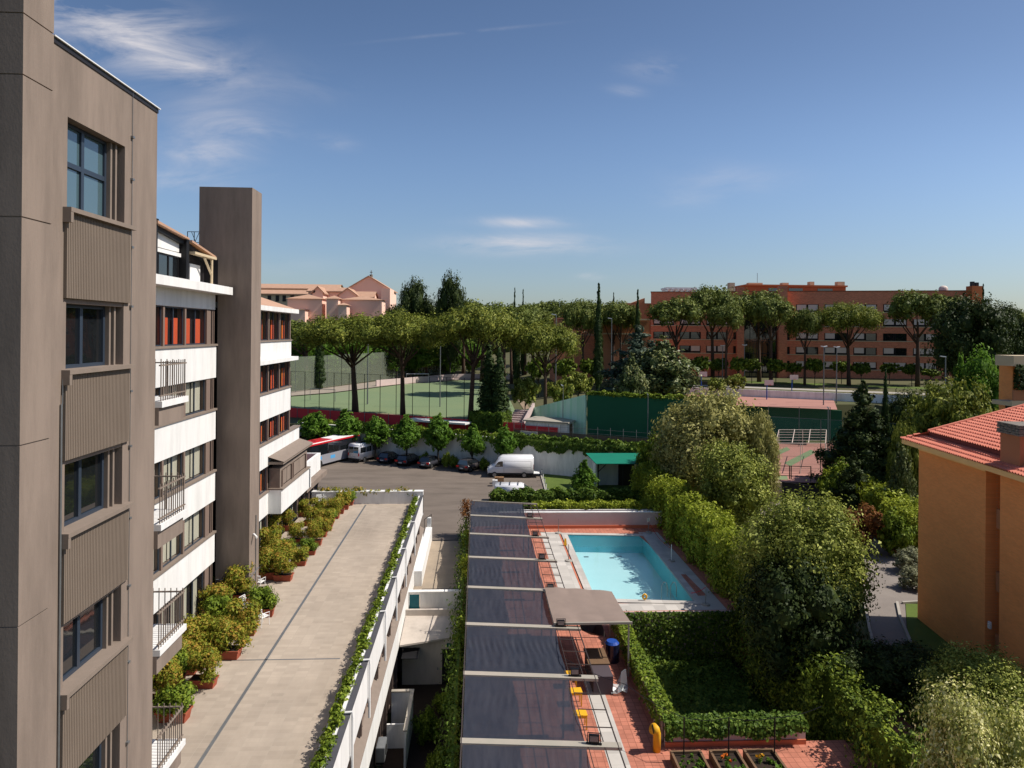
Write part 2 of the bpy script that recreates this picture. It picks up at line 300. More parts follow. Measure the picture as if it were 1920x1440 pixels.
M['court'] = mk('pink_court', (.50, .25, .20), (.45, .22, .175), .4, .9)
M['orange'] = mk('orange_render', (.68, .20, .07), (.6, .17, .06), .3, .85)
M['hut'] = mk('tan_render', (.66, .58, .50), (.56, .49, .42), .8, .85, stain=(.9, .25, (1, 1, .25)))
M['eave'] = mk('orange_eave_board', (1.0, .62, .26), (.95, .55, .22), 1, .7)
M['slate'] = mk('stone_cap', (.30, .26, .21), (.16, .14, .12), 5, .9, .8, 10)
M['net_g'] = netm('grey_green_net', (.26, .30, .22), 1, 1, .62)
M['net_t'] = netm('teal_net', (.05, .25, .20), 1, 1, .78)
# leaves
L = {}
L['pine'] = leafm('pine_needles', (.05, .075, .010), (.15, .18, .027), (.30, .31, .055), .18)
L['pine_b'] = leafm('far_pine_needles', (.05, .075, .016), (.125, .16, .034), (.22, .245, .055), .16)
L['cyp'] = leafm('cypress_leaves', (.014, .030, .010), (.03, .055, .014), (.055, .085, .02), .1)
L['lime'] = leafm('bright_leaves', (.05, .12, .012), (.10, .20, .022), (.17, .29, .04), .35)
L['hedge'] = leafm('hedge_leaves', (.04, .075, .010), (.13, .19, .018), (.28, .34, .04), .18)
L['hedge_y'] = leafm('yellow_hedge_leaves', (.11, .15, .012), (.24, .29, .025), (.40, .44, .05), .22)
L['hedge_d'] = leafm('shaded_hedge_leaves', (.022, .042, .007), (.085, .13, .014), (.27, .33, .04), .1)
L['ivy'] = leafm('ivy_leaves', (.03, .065, .010), (.08, .14, .018), (.19, .26, .04), .2)
L['olive'] = leafm('olive_leaves', (.17, .165, .04), (.30, .285, .085), (.52, .48, .18), .2)
L['oak'] = leafm('pale_green_leaves', (.06, .085, .014), (.19, .225, .035), (.46, .48, .11), .15)
L['dark'] = leafm('dark_leaves', (.014, .028, .009), (.035, .055, .014), (.075, .10, .025), .12)
L['magn'] = leafm('magnolia_leaves', (.03, .05, .015), (.10, .13, .04), (.30, .31, .13), .1, .35)
L['cedar'] = leafm('blue_cedar_needles', (.03, .05, .035), (.06, .09, .06), (.12, .155, .10), .12)
L['phot'] = leafm('reddish_shrub_leaves', (.09, .14, .014), (.24, .26, .028), (.46, .27, .055), .3, nscale=1.6)
L['bloom'] = leafm('cream_blossom_and_leaves', (.10, .13, .018), (.44, .45, .12), (.92, .86, .46), .22, nscale=1.1)
L['red'] = leafm('rust_red_leaves', (.12, .05, .02), (.22, .09, .03), (.3, .15, .05), .3)
L['sage'] = leafm('silver_leaves', (.14, .15, .08), (.25, .26, .15), (.36, .37, .24), .2)
# ---------------------------------------------------------------- foliage
def unit(n, g):
    v = g.normal(size=(n, 3)); return v/np.linalg.norm(v, axis=1, keepdims=True)
def rhombs(pos, nrm, size, g, asp=.55):
    n = len(pos); t = unit(n, g); t = np.cross(nrm, t); t /= np.linalg.norm(t, axis=1, keepdims=True)+1e-9; b = np.cross(nrm, t)
    s = (size*np.clip(g.lognormal(-.08, .38, n), .4, 2.1))[:, None]
    bend = nrm*s*.18
    v = np.stack([pos-t*s*.5, pos+b*s*.5*asp+bend, pos+t*s*.5, pos-b*s*.5*asp+bend], axis=1)
    return v.reshape(-1, 3)
def lump_leaves(lumps, n, size, g, clump=.28, up=.25, per=26, rand=.8, inner=.22):
    """leaf clusters spread through ellipsoidal lumps: sub-clumps on each lump, leaves scattered round each sub-clump"""
    lumps = np.array(lumps, float); a = (lumps[:, 3]*lumps[:, 4]+lumps[:, 4]*lumps[:, 5]+lumps[:, 3]*lumps[:, 5]); a /= a.sum()
    nc = max(3, n//per); k = g.choice(len(lumps), nc, p=a); d = unit(nc, g); d[:, 2] += up; d /= np.linalg.norm(d, axis=1, keepdims=True)
    rad = 1-np.abs(g.normal(0, inner, nc)); rad = np.clip(rad, .15, 1.08)
    c = lumps[k, :3]+d*lumps[k, 3:6]*rad[:, None]
    j = g.integers(0, nc, n); sc = lumps[k[j], 3:6].min(axis=1)
    o = g.normal(size=(n, 3)); o *= (clump*sc*.55)[:, None]
    pos = c[j]+o; nn = d[j]*1.0+unit(n, g)*rand+o/(np.linalg.norm(o, axis=1, keepdims=True)+1e-6)*.5+np.array([0, 0, .25])
    nn /= np.linalg.norm(nn, axis=1, keepdims=True)
    return rhombs(pos, nn, size, g)
def quadmesh(name, v, m, parent=None, cores=None, shrink=.72, g=None):
    if cores is not None:
        vs = [v]; rr = random.Random(3)
        for q in cores:
            mb = MB(); mb.ball(q[:3], q[3]*shrink, q[4]*shrink, q[5]*shrink, 8, 6, .12, rr)
            for f_ in mb.f: vs.append(np.array([list(mb.v[i]) for i in f_]))
        v = np.concatenate(vs)
    return mesh_np(name, v, len(v)//4, 4, m, parent)
def tree(name, label, cat, kind, seed, H, W, leafmat, n, size, trunk=None, barkm=None, loc=(0, 0, 0), group=None, cb=None, nl=None, core=.5):
    """prototype tree built at the origin, height H, crown width W"""
    g = np.random.default_rng(seed); rr = random.Random(seed); root = T(name, label, cat, (0, 0, 0), group); lumps = []; tr = MB(); r = W/2
    barkm = barkm or M['bark_g']
    if kind == 'umbrella':
        zb = cb or H*.64; lean = (rr.uniform(-.6, .6), rr.uniform(-.4, .4)); nl = nl or 15
        for i in range(nl):
            a = i*2.399+rr.uniform(-.3, .3); q = math.sqrt((i+.5)/nl)*r*.86
            zz = H-(H-zb)*(.30+.42*(q/r)**2)+rr.uniform(-.5, .25); s = r*rr.uniform(.22, .33)
            lumps.append((lean[0]+q*math.cos(a), lean[1]+q*math.sin(a), zz, s*1.1, s*1.1, (H-zb)*rr.uniform(.22, .34)))
        fork = (lean[0]*.7, lean[1]*.7, H*.47); R_ = H*.021
        tr.tube([(0, 0, -.3), (lean[0]*.15, lean[1]*.3, H*.16), (lean[0]*.5, lean[1]*.4, H*.33), fork, (lean[0], lean[1], zb+.5)], [R_*1.5, R_*1.15, R_, R_*.85, R_*.35], 8)
        for q in lumps[2::2]:
            f0 = rr.uniform(-.06, .1)*H
            p0 = (fork[0], fork[1], fork[2]+f0); mid = (fork[0]+(q[0]-fork[0])*.5, fork[1]+(q[1]-fork[1])*.5, fork[2]+f0+(q[2]-fork[2]-f0)*.42)
            tr.tube([p0, mid, (q[0], q[1], q[2]-q[5]*.3)], [R_*.5, R_*.34, R_*.12], 5)
        v = lump_leaves(lumps, n, size, g, clump=.42, up=.15, per=20)
        quadmesh('crown', v, leafmat, root, [(*q[:3], q[3], q[4], q[5]*.9) for q in lumps], .62)
    elif kind == 'cypress':
        nl = 16
        for i in range(nl):
            t = (i+.3)/nl; ww = r*min(1, (t+.05)*6)*(1-t)**.55*1.15
            lumps.append((rr.uniform(-.08, .08)*r, rr.uniform(-.08, .08)*r, H*(.03+.95*t), ww, ww, H/nl*1.3))
        tr.tube([(0, 0, -.3), (0, 0, H*.5)], [r*.16, r*.08], 6)
        v = lump_leaves(lumps, n, size, g, clump=.3, up=.5, per=14, inner=.12, rand=.5)
        quadmesh('crown', v, leafmat, root, lumps, .78)
    elif kind == 'cedar':   # tiered
        nt = nl or 9
        for i in range(nt):
            t = (i+.5)/nt; ww = r*(1-t)**.75; zz = H*(.1+.86*t); nb = max(3, int(7*(1-t)+2))
            for k in range(nb):
                a = k*2*math.pi/nb+i*1.1+rr.uniform(-.3, .3); q = ww*rr.uniform(.45, .8)
                lumps.append((q*math.cos(a), q*math.sin(a), zz-q*.12+rr.uniform(-.2, .2)*H/nt, ww*.42, ww*.42, H/nt*.5))
            lumps.append((0, 0, zz, ww*.4, ww*.4, H/nt*.8))
        tr.tube([(0, 0, -.3), (0, 0, H*.9)], [H*.025, H*.006], 7)
        v = lump_leaves(lumps, n, size, g, clump=.5, up=.1, per=18, rand=.7)
        quadmesh('crown', v, leafmat, root, lumps, .6)
    else:   # round broadleaf
        zb = cb if cb is not None else H*.3; hz = (H-zb)/2; cz = zb+hz; nl = nl or 16
        pear = kind == 'pear'
        lumps.append((0, 0, cz, r*.55, r*.55, hz*.7))
        for i in range(nl):
            zf = 1-2*(i+.5)/nl; a = i*2.399+rr.uniform(-.35, .35); q = math.sqrt(max(0, 1-zf*zf))
            sc = (1-.75*(zf+1)/2)*1.25 if pear else 1.0
            s = rr.uniform(.28, .44)
            lumps.append((q*math.cos(a)*r*.70*sc*rr.uniform(.8, 1.1), q*math.sin(a)*r*.70*sc*rr.uniform(.8, 1.1), cz+zf*hz*.72+rr.uniform(-.1, .1)*hz, r*s*sc, r*s*sc, hz*s*(1.0)))
        tr.tube([(0, 0, -.3), (rr.uniform(-.02, .02)*H, 0, zb*.7), (0, 0, cz)], [H*.022, H*.017, H*.008], 7)
        for q in lumps[3::3]: tr.tube([(0, 0, zb*.75), ((q[0])*.5, q[1]*.5, zb*.75+(q[2]-zb*.75)*.55), q[:3]], [H*.011, H*.008, H*.003], 5)
        v = lump_leaves(lumps, n, size, g, clump=.38, up=.2, per=22, inner=.26)
        quadmesh('crown', v, leafmat, root, lumps, core)
    tr.build('trunk', barkm, root, smooth=True)
    root.location = loc; root['h'] = float(H); root['w'] = float(W); return root
protos = {}
def plant(pname, px, py_top, Y, width_px, zg, label, group=None, proto=None, rz=None):
    """copy prototype so that its crown centre stands at photo column px on plane Y with its top at the height seen there"""
    p = protos[pname]; t = P(px, py_top, Y=Y); h = t.z-zg; wd = width_px*Y/FPX; sx = wd/p['w']
    rz = rnd.uniform(0, 6.28) if rz is None else rz
    if p.get('used'): o = dup(p, (t.x, Y, zg), rz, (sx, sx, h/p['h']), label, group)
    else:
        o = p; o.location = (t.x, Y, zg); o.rotation_euler = (0, 0, rz); o.scale = (sx, sx, h/p['h']); o['label'] = label
        if group: o['group'] = group
        p['used'] = 1
    return o
def hedge_np(path, wd, z0, z1, n, size, g, lumpy=.22, top=True, wob=.25):
    """foliage skin of a clipped or loose hedge along a 2-D path; returns leaf verts and core verts"""
    pts = [Vector(p[:2]) for p in path]; seg = [(a, b, (b-a).length) for a, b in zip(pts, pts[1:])]; Lt = sum(s[2] for s in seg)
    ds = g.uniform(0, Lt, n); pos = np.zeros((n, 3)); nr = np.zeros((n, 3)); per = 2*(z1-z0)+wd; u = g.uniform(0, per, n)
    acc = 0; base = np.zeros((n, 2)); nd = np.zeros((n, 2))
    for a, b, l in seg:
        k = (ds >= acc) & (ds <= acc+l); t = ((ds[k]-acc)/l)[:, None]; base[k] = np.array(a)[None]*(1-t)+np.array(b)[None]*t
        d = (b-a).normalized(); nd[k] = (-d.y, d.x); acc += l
    hh = z1-z0
    ph = g.uniform(0, 6.28, 4)
    wv = lumpy*(np.sin(ds*1.1+ph[0])*.5+np.sin(ds*2.7+ph[1])*.35+np.sin(ds*6.1+ph[2])*.25)
    wz = lumpy*(np.sin(ds*1.9+ph[3])*.4+np.sin(ds*4.3+u*1.7+ph[0])*.45)
    s1 = u < hh; s2 = (u >= hh) & (u < 2*hh); s3 = u >= 2*hh
    lat = np.where(s1, wd/2, np.where(s2, -wd/2, (u-2*hh)-wd/2)); z = np.where(s1, z0+u, np.where(s2, z0+u-hh, z1))
    e = np.abs(g.normal(0, wob*.42, n))*np.where(g.random(n) < .5, -1, .55)
    sg = np.where(s1, 1, np.where(s2, -1, 0))
    lat = lat+sg*(e+wv)+np.where(s3, 0, 0); z = z+np.where(s3, e+wz, wz*(z-z0)/max(hh, .1))
    pos[:, 0] = base[:, 0]+nd[:, 0]*lat; pos[:, 1] = base[:, 1]+nd[:, 1]*lat; pos[:, 2] = z
    nr[:, 0] = nd[:, 0]*sg; nr[:, 1] = nd[:, 1]*sg; nr[:, 2] = np.where(s3, 1, .25); nr += unit(n, g)*.75; nr /= np.linalg.norm(nr, axis=1, keepdims=True)
    ev = []
    for (a, b) in ((pts[0], pts[1]), (pts[-1], pts[-2])):
        d = (a-b).normalized(); k = max(60, int(n*wd*hh/(Lt*per)*1.3)); q = np.stack([a.x-d.y*g.uniform(-wd/2, wd/2, k)+d.x*np.abs(g.normal(0, wob*.4, k)), a.y+d.x*g.uniform(-wd/2, wd/2, k)+d.y*np.abs(g.normal(0, wob*.4, k)), g.uniform(z0, z1, k)], 1)
        w2 = g.uniform(-wd/2, wd/2, k); q[:, 0] = a.x-d.y*w2+d.x*np.abs(g.normal(0, wob*.4, k)); q[:, 1] = a.y+d.x*w2+d.y*np.abs(g.normal(0, wob*.4, k))
        n2 = np.array([d.x, d.y, .3])[None]+unit(k, g)*.7; n2 /= np.linalg.norm(n2, axis=1, keepdims=True); ev.append(rhombs(q, n2, size, g))
    v = np.concatenate([rhombs(pos, nr, size, g)]+ev); co = []
    for a, b, l in seg:
        mb = MB(); mb.wall(a, b, z0-.02, z1-max(.1, size*.5)-wob*.35, max(.12, wd-size*.9-wob*.85))
        for f_ in mb.f: co.append(np.array([list(mb.v[i]) for i in f_]))
    return v, np.concatenate(co)
def hedge(name, label, cat, path, wd, z0, z1, n, size, m, seed=1, group=None, **k):
    g = np.random.default_rng(seed); v, c = hedge_np(path, wd, z0, z1, n, size, g, **k)
    o = mesh_np(name, np.concatenate([v, c]), (len(v)+len(c))//4, 4, m)
    return tag(o, label, cat, group)
def ivy_face(a, b, z0, z1, n, size, g, thick=.18, ragged=0):   # leaves lying on an upright face from a to b
    a = np.array(a[:2]); b = np.array(b[:2]); t = g.random(n)[:, None]; d = (b-a)/np.linalg.norm(b-a); nn = np.array([d[1], -d[0]])
    base = a*(1-t)+b*t; zz = g.uniform(0, 1, n)
    ln_ = np.linalg.norm(b-a); kn = max(4, int(ln_/.55)); rv = g.beta(1.3, 1.6, kn+2)
    lo = z0+ragged*(z1-z0)*np.interp(t[:, 0]*kn, np.arange(kn+2), rv) if ragged else z0
    z = lo+(z1-lo)*zz; o = np.abs(g.normal(0, thick, n))
    pos = np.stack([base[:, 0]+nn[0]*o, base[:, 1]+nn[1]*o, z], axis=1)
    nr = np.array([nn[0], nn[1], .4])[None]+unit(n, g)*.6; nr /= np.linalg.norm(nr, axis=1, keepdims=True)
    return rhombs(pos, nr, size, g, .8)
# ---------------------------------------------------------------- ground and terrain
def smooth(a, b, x): t = max(0, min(1, (x-a)/(b-a))); return t*t*(3-2*t)
def gz(X, Y):
    s = Y+.5*X
    if X < 20.5 and Y < 64.8: return -3.2 if X > -58 else -.06
    if X > 27 and X < 66 and Y < 109: return 1.4 if Y > 75.8 else -.06
    if s < 95.4: return -.06
    z = 3.9+.6*smooth(101, 103, s)
    z += (2.4*smooth(110, 128, s)+1.0*smooth(150, 168, s))*smooth(5, 30, X) + 3.0*smooth(190, 270, s)
    return z
xs = sorted(set([-2500, -900, -400, -250, -180, -140, -110]+list(range(-96, 130, 3))+[20.4, 20.6, 140, 170, 220, 300, 500, 1000, 2500]))
ys = sorted(set([-60, 0, 20, 40, 64.7, 64.9]+list(np.arange(66.5, 176, 1.5))+list(range(180, 340, 12))+[400, 500, 700, 1000, 2000, 3500]))
tm = MB(); tm.v = [Vector((x, y, gz(x, y))) for y in ys for x in xs]; nx = len(xs)
tm.f = [(j*nx+i, j*nx+i+1, (j+1)*nx+i+1, (j+1)*nx+i) for j in range(len(ys)-1) for i in range(nx-1)]
S('ground', tm, M['ground'])
def sheet(pts): return MB().poly([tuple(p) for p in pts])
# parking and forecourt (thick slab above the sunken garden level)
pk = MB(); pk.slab([(-60, 60.4, 0), (-.5, 60.4, 0), (-.5, 93.3, 0), (-60, 123, 0)], 3.3); pk.slab([(-.5, 64.6, 0), (20.6, 64.6, 0), (20.6, 82.8, 0), (-.5, 93.3, 0)], 3.3); S('parking_ground', pk, M['asphalt'])
S('ramp_path', MB().slab([(-4.4, 45.3, 0), (-.5, 45.3, 0), (-.5, 60.4, .0), (-4.4, 60.4, .0)], 3.3), M['ramp'])
S('ramp_joint', MB().box(-3.8, -.9, 48.9, 49.02, .001, .008).box(-3.8, -.9, 60.2, 60.5, .001, .008), M['metal_k'])
S('garden_path', MB().box(-4.4, -.5, 8, 45.3, -2.75, -2.6), M['soil'])
lawn = sheet([P(1013, 884, z=.02), P(1026, 930, z=.02), P(1240, 930, z=.02), P(1240, 893, z=.02)]); S('lawn', lawn, M['grass'])
kb = MB(); a, b = P(1013, 886, z=.0), P(1026, 932, z=.0); kb.wall(a, b, 0, .14, .18); S('kerb', kb, M['kerb'])
S('upper_ground', MB().wall((-60, 125.6), (26.5, 82.35), 3.6, 3.905, 5.0), M['ground'])
# pool terrace: terracotta with white stone bands, a hole for the pool and one for the light well
A_, B_ = P(1064, 1003, z=0), P(1206, 1005.5, z=0); C_, D_ = P(1302, 1128, z=0), P(1117, 1123, z=0)
tdk = MB(); dz = 3.2
for x0, x1, y0, y1 in [(-.5, 8.75, 14, 44.6), (8.75, 18.6, 14, 30.2), (17.5, 20.6, 30.2, 64.6), (-.5, 17.5, 63.4, 64.6)]: tdk.slab([(x0, y0, 0), (x1, y0, 0), (x1, y1, 0), (x0, y1, 0)], dz)
for q in [[(-.5, 44.6, 0), (D_.x-.62, 44.6, 0), (A_.x-.62, 63.4, 0), (-.5, 63.4, 0)], [(D_.x-.62, 44.6, 0), (17.5, 44.6, 0), (C_.x+.6, C_.y-.6, 0), (D_.x-.62, D_.y-.6, 0)],
          [(C_.x+.6, C_.y-.6, 0), (17.5, 44.6, 0), (17.5, 63.4, 0), (B_.x+.6, B_.y+.6, 0)], [(A_.x-.62, A_.y+.6, 0), (B_.x+.6, B_.y+.6, 0), (17.5, 63.4, 0), (A_.x-.62, 63.4, 0)]]:
    tdk.slab(q, dz)
S('terrace_paving', tdk, M['terra'])
st = MB(); z = .006
st.poly([(5.95, 44.6, z), (7.6, 44.6, z), (7.6, 62.6, z), (5.95, 62.6, z)]); st.poly([(5.75, 15, z), (6.65, 15, z), (6.65, 36, z), (5.75, 36, z)])
st.poly([(8.9, 44.75, z), (16.8, 44.75, z), (16.8, 45.9, z), (8.9, 46.0, z)])
st.poly([(15.25, 45.9, z), (16.8, 45.9, z), (16.8, 62.4, z), (15.0, 62.4, z)])
S('stone_paving', st, M['stone'])
cp = MB(); z = .05; w_ = .55
ring = [(A_, Vector((-1, 1, 0))), (B_, Vector((1, 1, 0))), (C_, Vector((1, -1, 0))), (D_, Vector((-1, -1, 0)))]
inn = [Vector((p.x, p.y, z)) for p, d in ring]; out = [Vector((p.x, p.y, z))+d*w_ for p, d in ring]
for i in range(4):
    j = (i+1) % 4; cp.slab([out[i], inn[i], inn[j], out[j]], .12)
pool = T('swimming_pool', 'rectangular blue tiled swimming pool with white stone coping', 'swimming pool', (inn[0].x, inn[0].y, 0))
cp.build('coping', M['stone'], pool)
pb = MB(); dp = -1.55
for i in range(4):
    j = (i+1) % 4; a, b = inn[i], inn[j]; pb.poly([(a.x, a.y, .0), (b.x, b.y, .0), (b.x, b.y, dp), (a.x, a.y, dp)])
pb.build('basin_wall', M['pool_t'], pool)
MB().poly([(p.x, p.y, dp+.01) for p in inn][::-1]).build('basin_floor', M['pool_f'], pool)
sp = MB()
for k, (h, t) in enumerate([(-.35, .45), (-.7, .9), (-1.05, 1.35)]):
    sp.box(D_.x+.05, C_.x-.35, D_.y+.02 if k == 0 else D_.y+t-.45, D_.y+t, dp+.02, h)
sp.build('step', M['pool_f'], pool)
mw = bpy.data.materials.new('pool_water'); mw.use_nodes = True; n = mw.node_tree.nodes; l = mw.node_tree.links; pbn = n['Principled BSDF']
pbn.inputs['Base Color'].default_value = (.02, .3, .36, 1); pbn.inputs['Roughness'].default_value = .02
tt = n.new('ShaderNodeBsdfTransparent'); tt.inputs[0].default_value = (.80, .95, .965, 1); fr = n.new('ShaderNodeFresnel'); fr.inputs[0].default_value = 1.33
gl = n.new('ShaderNodeBsdfGlossy'); gl.inputs['Roughness'].default_value = .02; nn = n.new('ShaderNodeTexNoise'); nn.inputs['Scale'].default_value = 3; nn.inputs['Detail'].default_value = 4
bb = n.new('ShaderNodeBump'); bb.inputs['Strength'].default_value = .12; bb.inputs['Distance'].default_value = .04; l.new(nn.outputs[0], bb.inputs['Height']); l.new(bb.outputs[0], gl.inputs['Normal']); l.new(bb.outputs[0], fr.inputs['Normal'])
gg = n.new('ShaderNodeNewGeometry'); l.new(gg.outputs['Position'], nn.inputs['Vector'])
xx = n.new('ShaderNodeMixShader'); l.new(fr.outputs[0], xx.inputs[0]); l.new(tt.outputs[0], xx.inputs[1]); l.new(gl.outputs[0], xx.inputs[2]); l.new(xx.outputs[0], n['Material Output'].inputs[0])
S('pool_water', MB().poly([(p.x, p.y, -.09) for p in inn][::-1]), mw)
gr = MB()
for u, v in [(.22, .91), (.55, .9), (.66, .93)]:
    q = inn[0].lerp(inn[1], u).lerp(inn[3].lerp(inn[2], u), 1-v); gr.box(q.x-.2, q.x+.2, q.y-.1, q.y+.1, dp+.02, dp+.05)
gr.build('drain_grate', M['metal_g'], pool)
# slim terracotta inlays and red beds of the right deck, gutter line on the left
S('deck_joint', MB().wall((7.62, 44.8), (7.62, 62.5), 0, .02, .06), M['terra_d'])
S('deck_band', MB().wall((15.45, 58.4), (15.0, 62.0), .008, .014, .62).wall((15.95, 47.2), (15.75, 51.4), .008, .014, .62), M['terra'])
# walls round the pool terrace
fw = T('pool_wall', 'long low mauve wall with orange base at the far side of the pool', 'wall', (8, 64, 0))
MB().box(2.2, 17.6, 63.8, 64.05, .28, 1.45).build('wall', M['mauve'], fw)
MB().box(2.15, 17.65, 63.74, 64.11, 1.452, 1.53).build('coping', M['white'], fw)
MB().box(2.2, 17.6, 63.72, 64.05, 0, .277).build('base', M['terra_d'], fw)
S('well_floor', MB().box(8.5, 20, 30, 45, -3.3, -3.15), M['soil'])
# ---------------------------------------------------------------- near brown hotel block
def window2(par, X, y0, y1, z0, z1, split=(.5,), fr=None, gl=None, tr=None, d=.06, bar=.06, curt=None, cw=(0, 1), gname='pane', back=.12):
    """ribbon window facing +X: frame mesh, a pane child and an optional curtain child"""
    fr = fr or M['frame_b']; gl = gl or M['glass']; f = MB()
    f.box(X-d, X, y0, y1, z0, z0+bar); f.box(X-d, X, y0, y1, z1-bar, z1); f.box(X-d, X, y0, y0+bar, z0+bar, z1-bar); f.box(X-d, X, y1-bar, y1, z0+bar, z1-bar)
    for s in split: yy = y0+(y1-y0)*s; f.box(X-d, X, yy-bar*.7, yy+bar*.7, z0+bar, z1-bar)
    if tr: zz = z0+(z1-z0)*tr; f.box(X-d, X-.002, y0+bar, y1-bar, zz-bar*.7, zz+bar*.7)
    w_ = f.build('window', fr, par)
    MB().poly([(X-d*.6, y0+bar, z0+bar), (X-d*.6, y1-bar, z0+bar), (X-d*.6, y1-bar, z1-bar), (X-d*.6, y0+bar, z1-bar)]).build(gname, gl, w_)
    if curt:
        c = MB(); ss = [0]+list(split)+[1]
        for a, b in zip(ss, ss[1:]):
            ya = y0+(y1-y0)*(a+(b-a)*cw[0]); yb = y0+(y1-y0)*(a+(b-a)*cw[1]); n_ = 10
            pts = [(X-d-back-.02-.035*(k % 2), ya+(yb-ya)*k/n_) for k in range(n_+1)]
            zt = z0+(z1-z0)*(.72 if curt[1] else .97)
            for p, q in zip(pts, pts[1:]): c.add([(p[0], p[1], z0+bar), (q[0], q[1], z0+bar), (q[0], q[1], zt), (p[0], p[1], zt)], [(0, 1, 2, 3)])
        c.build('curtain', curt[0], w_)
    return w_
XB = -8.2; sills = [20.8, 17.57, 14.33, 11.15, 7.95, 4.75]
nb = T('hotel_block', 'near tall brown stucco hotel block with ribbed panels under its windows', 'hotel building', (-11, 15, 0))
fin = MB(); cuts = [-3, 13.05, 16.3, 20.4, 22.95, 24.05, 26.6, 32]
for a, b in zip(cuts, cuts[1:]): fin.box(-16, XB+.035, 12.2, 13.08, a, b-.025)
fin.box(-15.9, XB+.01, 12.22, 13.06, -3, 31.9)
fin.build('fin', M['brown'], nb)
wl_ = MB(); wl_.box(XB-.5, XB, 13.08, 13.6, -3, 24); wl_.box(XB-.5, XB, 15.82, 17.4, -3, 24); wl_.box(XB-.5, XB, 13.6, 15.82, 22.62, 24)
for s in sills: wl_.box(XB-.5, XB-.02, 13.6, 15.82, s-1.9, s-.02)
wl_.box(XB-.5, XB-.02, 13.6, 15.82, -3, 2.6)
wl_.build('wall', M['brown'], nb)
MB().box(-16, XB-.5, 13.08, 17.4, -3, 23.9).build('inner_wall', M['frame_k'], nb)
MB().box(-16, XB+.06, 13.08, 17.46, 24.01, 24.035).build('roof_flashing', M['metal_w'], nb); MB().box(-16, XB+.02, 13.08, 17.42, 23.9, 24.008).build('roof_edge', M['frame_k'], nb)
for i, s in enumerate(sills):
    sil = MB().box(XB-.3, XB+.17, 13.46, 16.06, s-.09, s).box(XB, XB+.165, 13.46, 13.55, s-.3, s-.09).build('sill', M['sill'], nb)
    p = MB(); y = 13.5
    p.box(XB, XB+.06, 13.5, 16.02, s-1.8, s-.09)
    while y < 15.98: p.box(XB+.06, XB+.069, y, y+.037, s-1.8, s-.095); y += .058
    p.build('ribbed_panel', M['panel'], nb)
    top = 22.62 if i == 0 else sills[i-1]-1.9
    if i: window2(nb, XB-.22, 13.6, 15.45, s, top, bar=.075, d=.08)
    else:
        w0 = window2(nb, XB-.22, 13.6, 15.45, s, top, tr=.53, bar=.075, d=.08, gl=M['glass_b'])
        zz = s+(top-s)*.53
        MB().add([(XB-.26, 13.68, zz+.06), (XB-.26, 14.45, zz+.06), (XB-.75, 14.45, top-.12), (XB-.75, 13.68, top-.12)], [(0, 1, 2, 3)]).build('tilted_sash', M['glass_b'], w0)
    MB().box(XB-.3, XB-.13, 15.45, 15.52, s, top).box(XB-.3, XB-.1, 15.6, 15.67, s, top).build('shutter_guide', M['sill'], nb)
pp = MB(); pp.tube([(XB+.02, 16.12, 2), (XB+.02, 16.12, 24.0)], .008, 4)
for zc in [22.9, 21.9, 20.3, 18.9, 16.9, 15.6, 13.9, 12.3, 10.5, 8.6]: pp.box(XB, XB+.06, 16.07, 16.16, zc, zc+.05)
pp.tube([(XB+.03, 13.43, 2), (XB+.03, 13.43, 16.9)], .022, 6); pp.tube([(XB+.03, 13.46, 16.9), (XB+.03, 13.47, 17.4)], .012, 5)
pp.build('wall_cable', M['metal_g'], nb)
for i, zf in enumerate([16.55, 13.4, 10.2, 7.0]):
    bl = MB(); bl.box(-10.5, -8.02, 17.4, 19.0, zf-.16, zf); s_ = bl.build('balcony', M['white'], nb)
    MB().box(-10.4, -8.1, 17.4, 18.9, zf-.62, zf-.16).build('balcony_beam', M['brown'], s_)
    r_ = MB(); 
    for k in range(12): yy = 17.45+k*.13; r_.box(-8.09, -8.07, yy, yy+.02, zf, zf+1.02 if k % 1 == 0 else 1)
    for k in range(14): xx_ = -8.1-k*.16; r_.box(xx_-.02, xx_, 18.93, 18.95, zf, zf+1.02)
    r_.box(-8.11, -8.06, 17.4, 18.96, zf+.9, zf+.935); r_.box(-10.4, -8.11, 18.92, 18.96, zf+.9, zf+.935); r_.box(-8.11, -8.06, 17.4, 18.96, zf+.12, zf+.15)
    r_.build('balcony_railing', M['sill'], s_)
# ---------------------------------------------------------------- white hotel wings with ribbon windows
XW = -13.6
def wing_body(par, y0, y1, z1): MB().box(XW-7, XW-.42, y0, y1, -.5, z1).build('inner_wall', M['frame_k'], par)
def spandrel(par, y0, y1, z0, z1, x=XW):
    MB().box(x-.42, x, y0, y1, z0, z1-.1).build('white_band', M['white'], par)
    MB().box(x-.42, x+.07, y0, y1+.05, z1-.1, z1).build('sill', M['sill'], par)
def row(par, bays, z0, z1, curt, cw=(.05, .95), x=XW, post=.16):
    for i, (a, b) in enumerate(bays):
        c = curt[i % len(curt)] if isinstance(curt, list) else curt
        window2(par, x-.12, a+post/2, b-post/2, z0, z1, fr=M['frame_b'], gl=M['glass_s'], curt=(c, c is M['curt_o'] or c is M['curt_r']), cw=cw, bar=.05)
    for a in sorted({round(v, 3) for ab in bays for v in ab}): MB().box(x-.4, x-.03, a-post/2, a+post/2, z0, z1).build('window_post', M['tan_frame'], par)
wg = T('hotel_wing', 'white banded hotel wing with orange top row curtains, this side of the brown tower', 'hotel building', (-17, 27, 0))
wing_body(wg, 18, 35.6, 20.2)
MB().box(-19, -12.9, 18, 35.95, 20.22, 20.62).build('cornice', M['white'], wg)
MB().box(XW-.42, XW-.03, 18, 35.5, 19.42, 20.22).build('fascia', M['white'], wg)
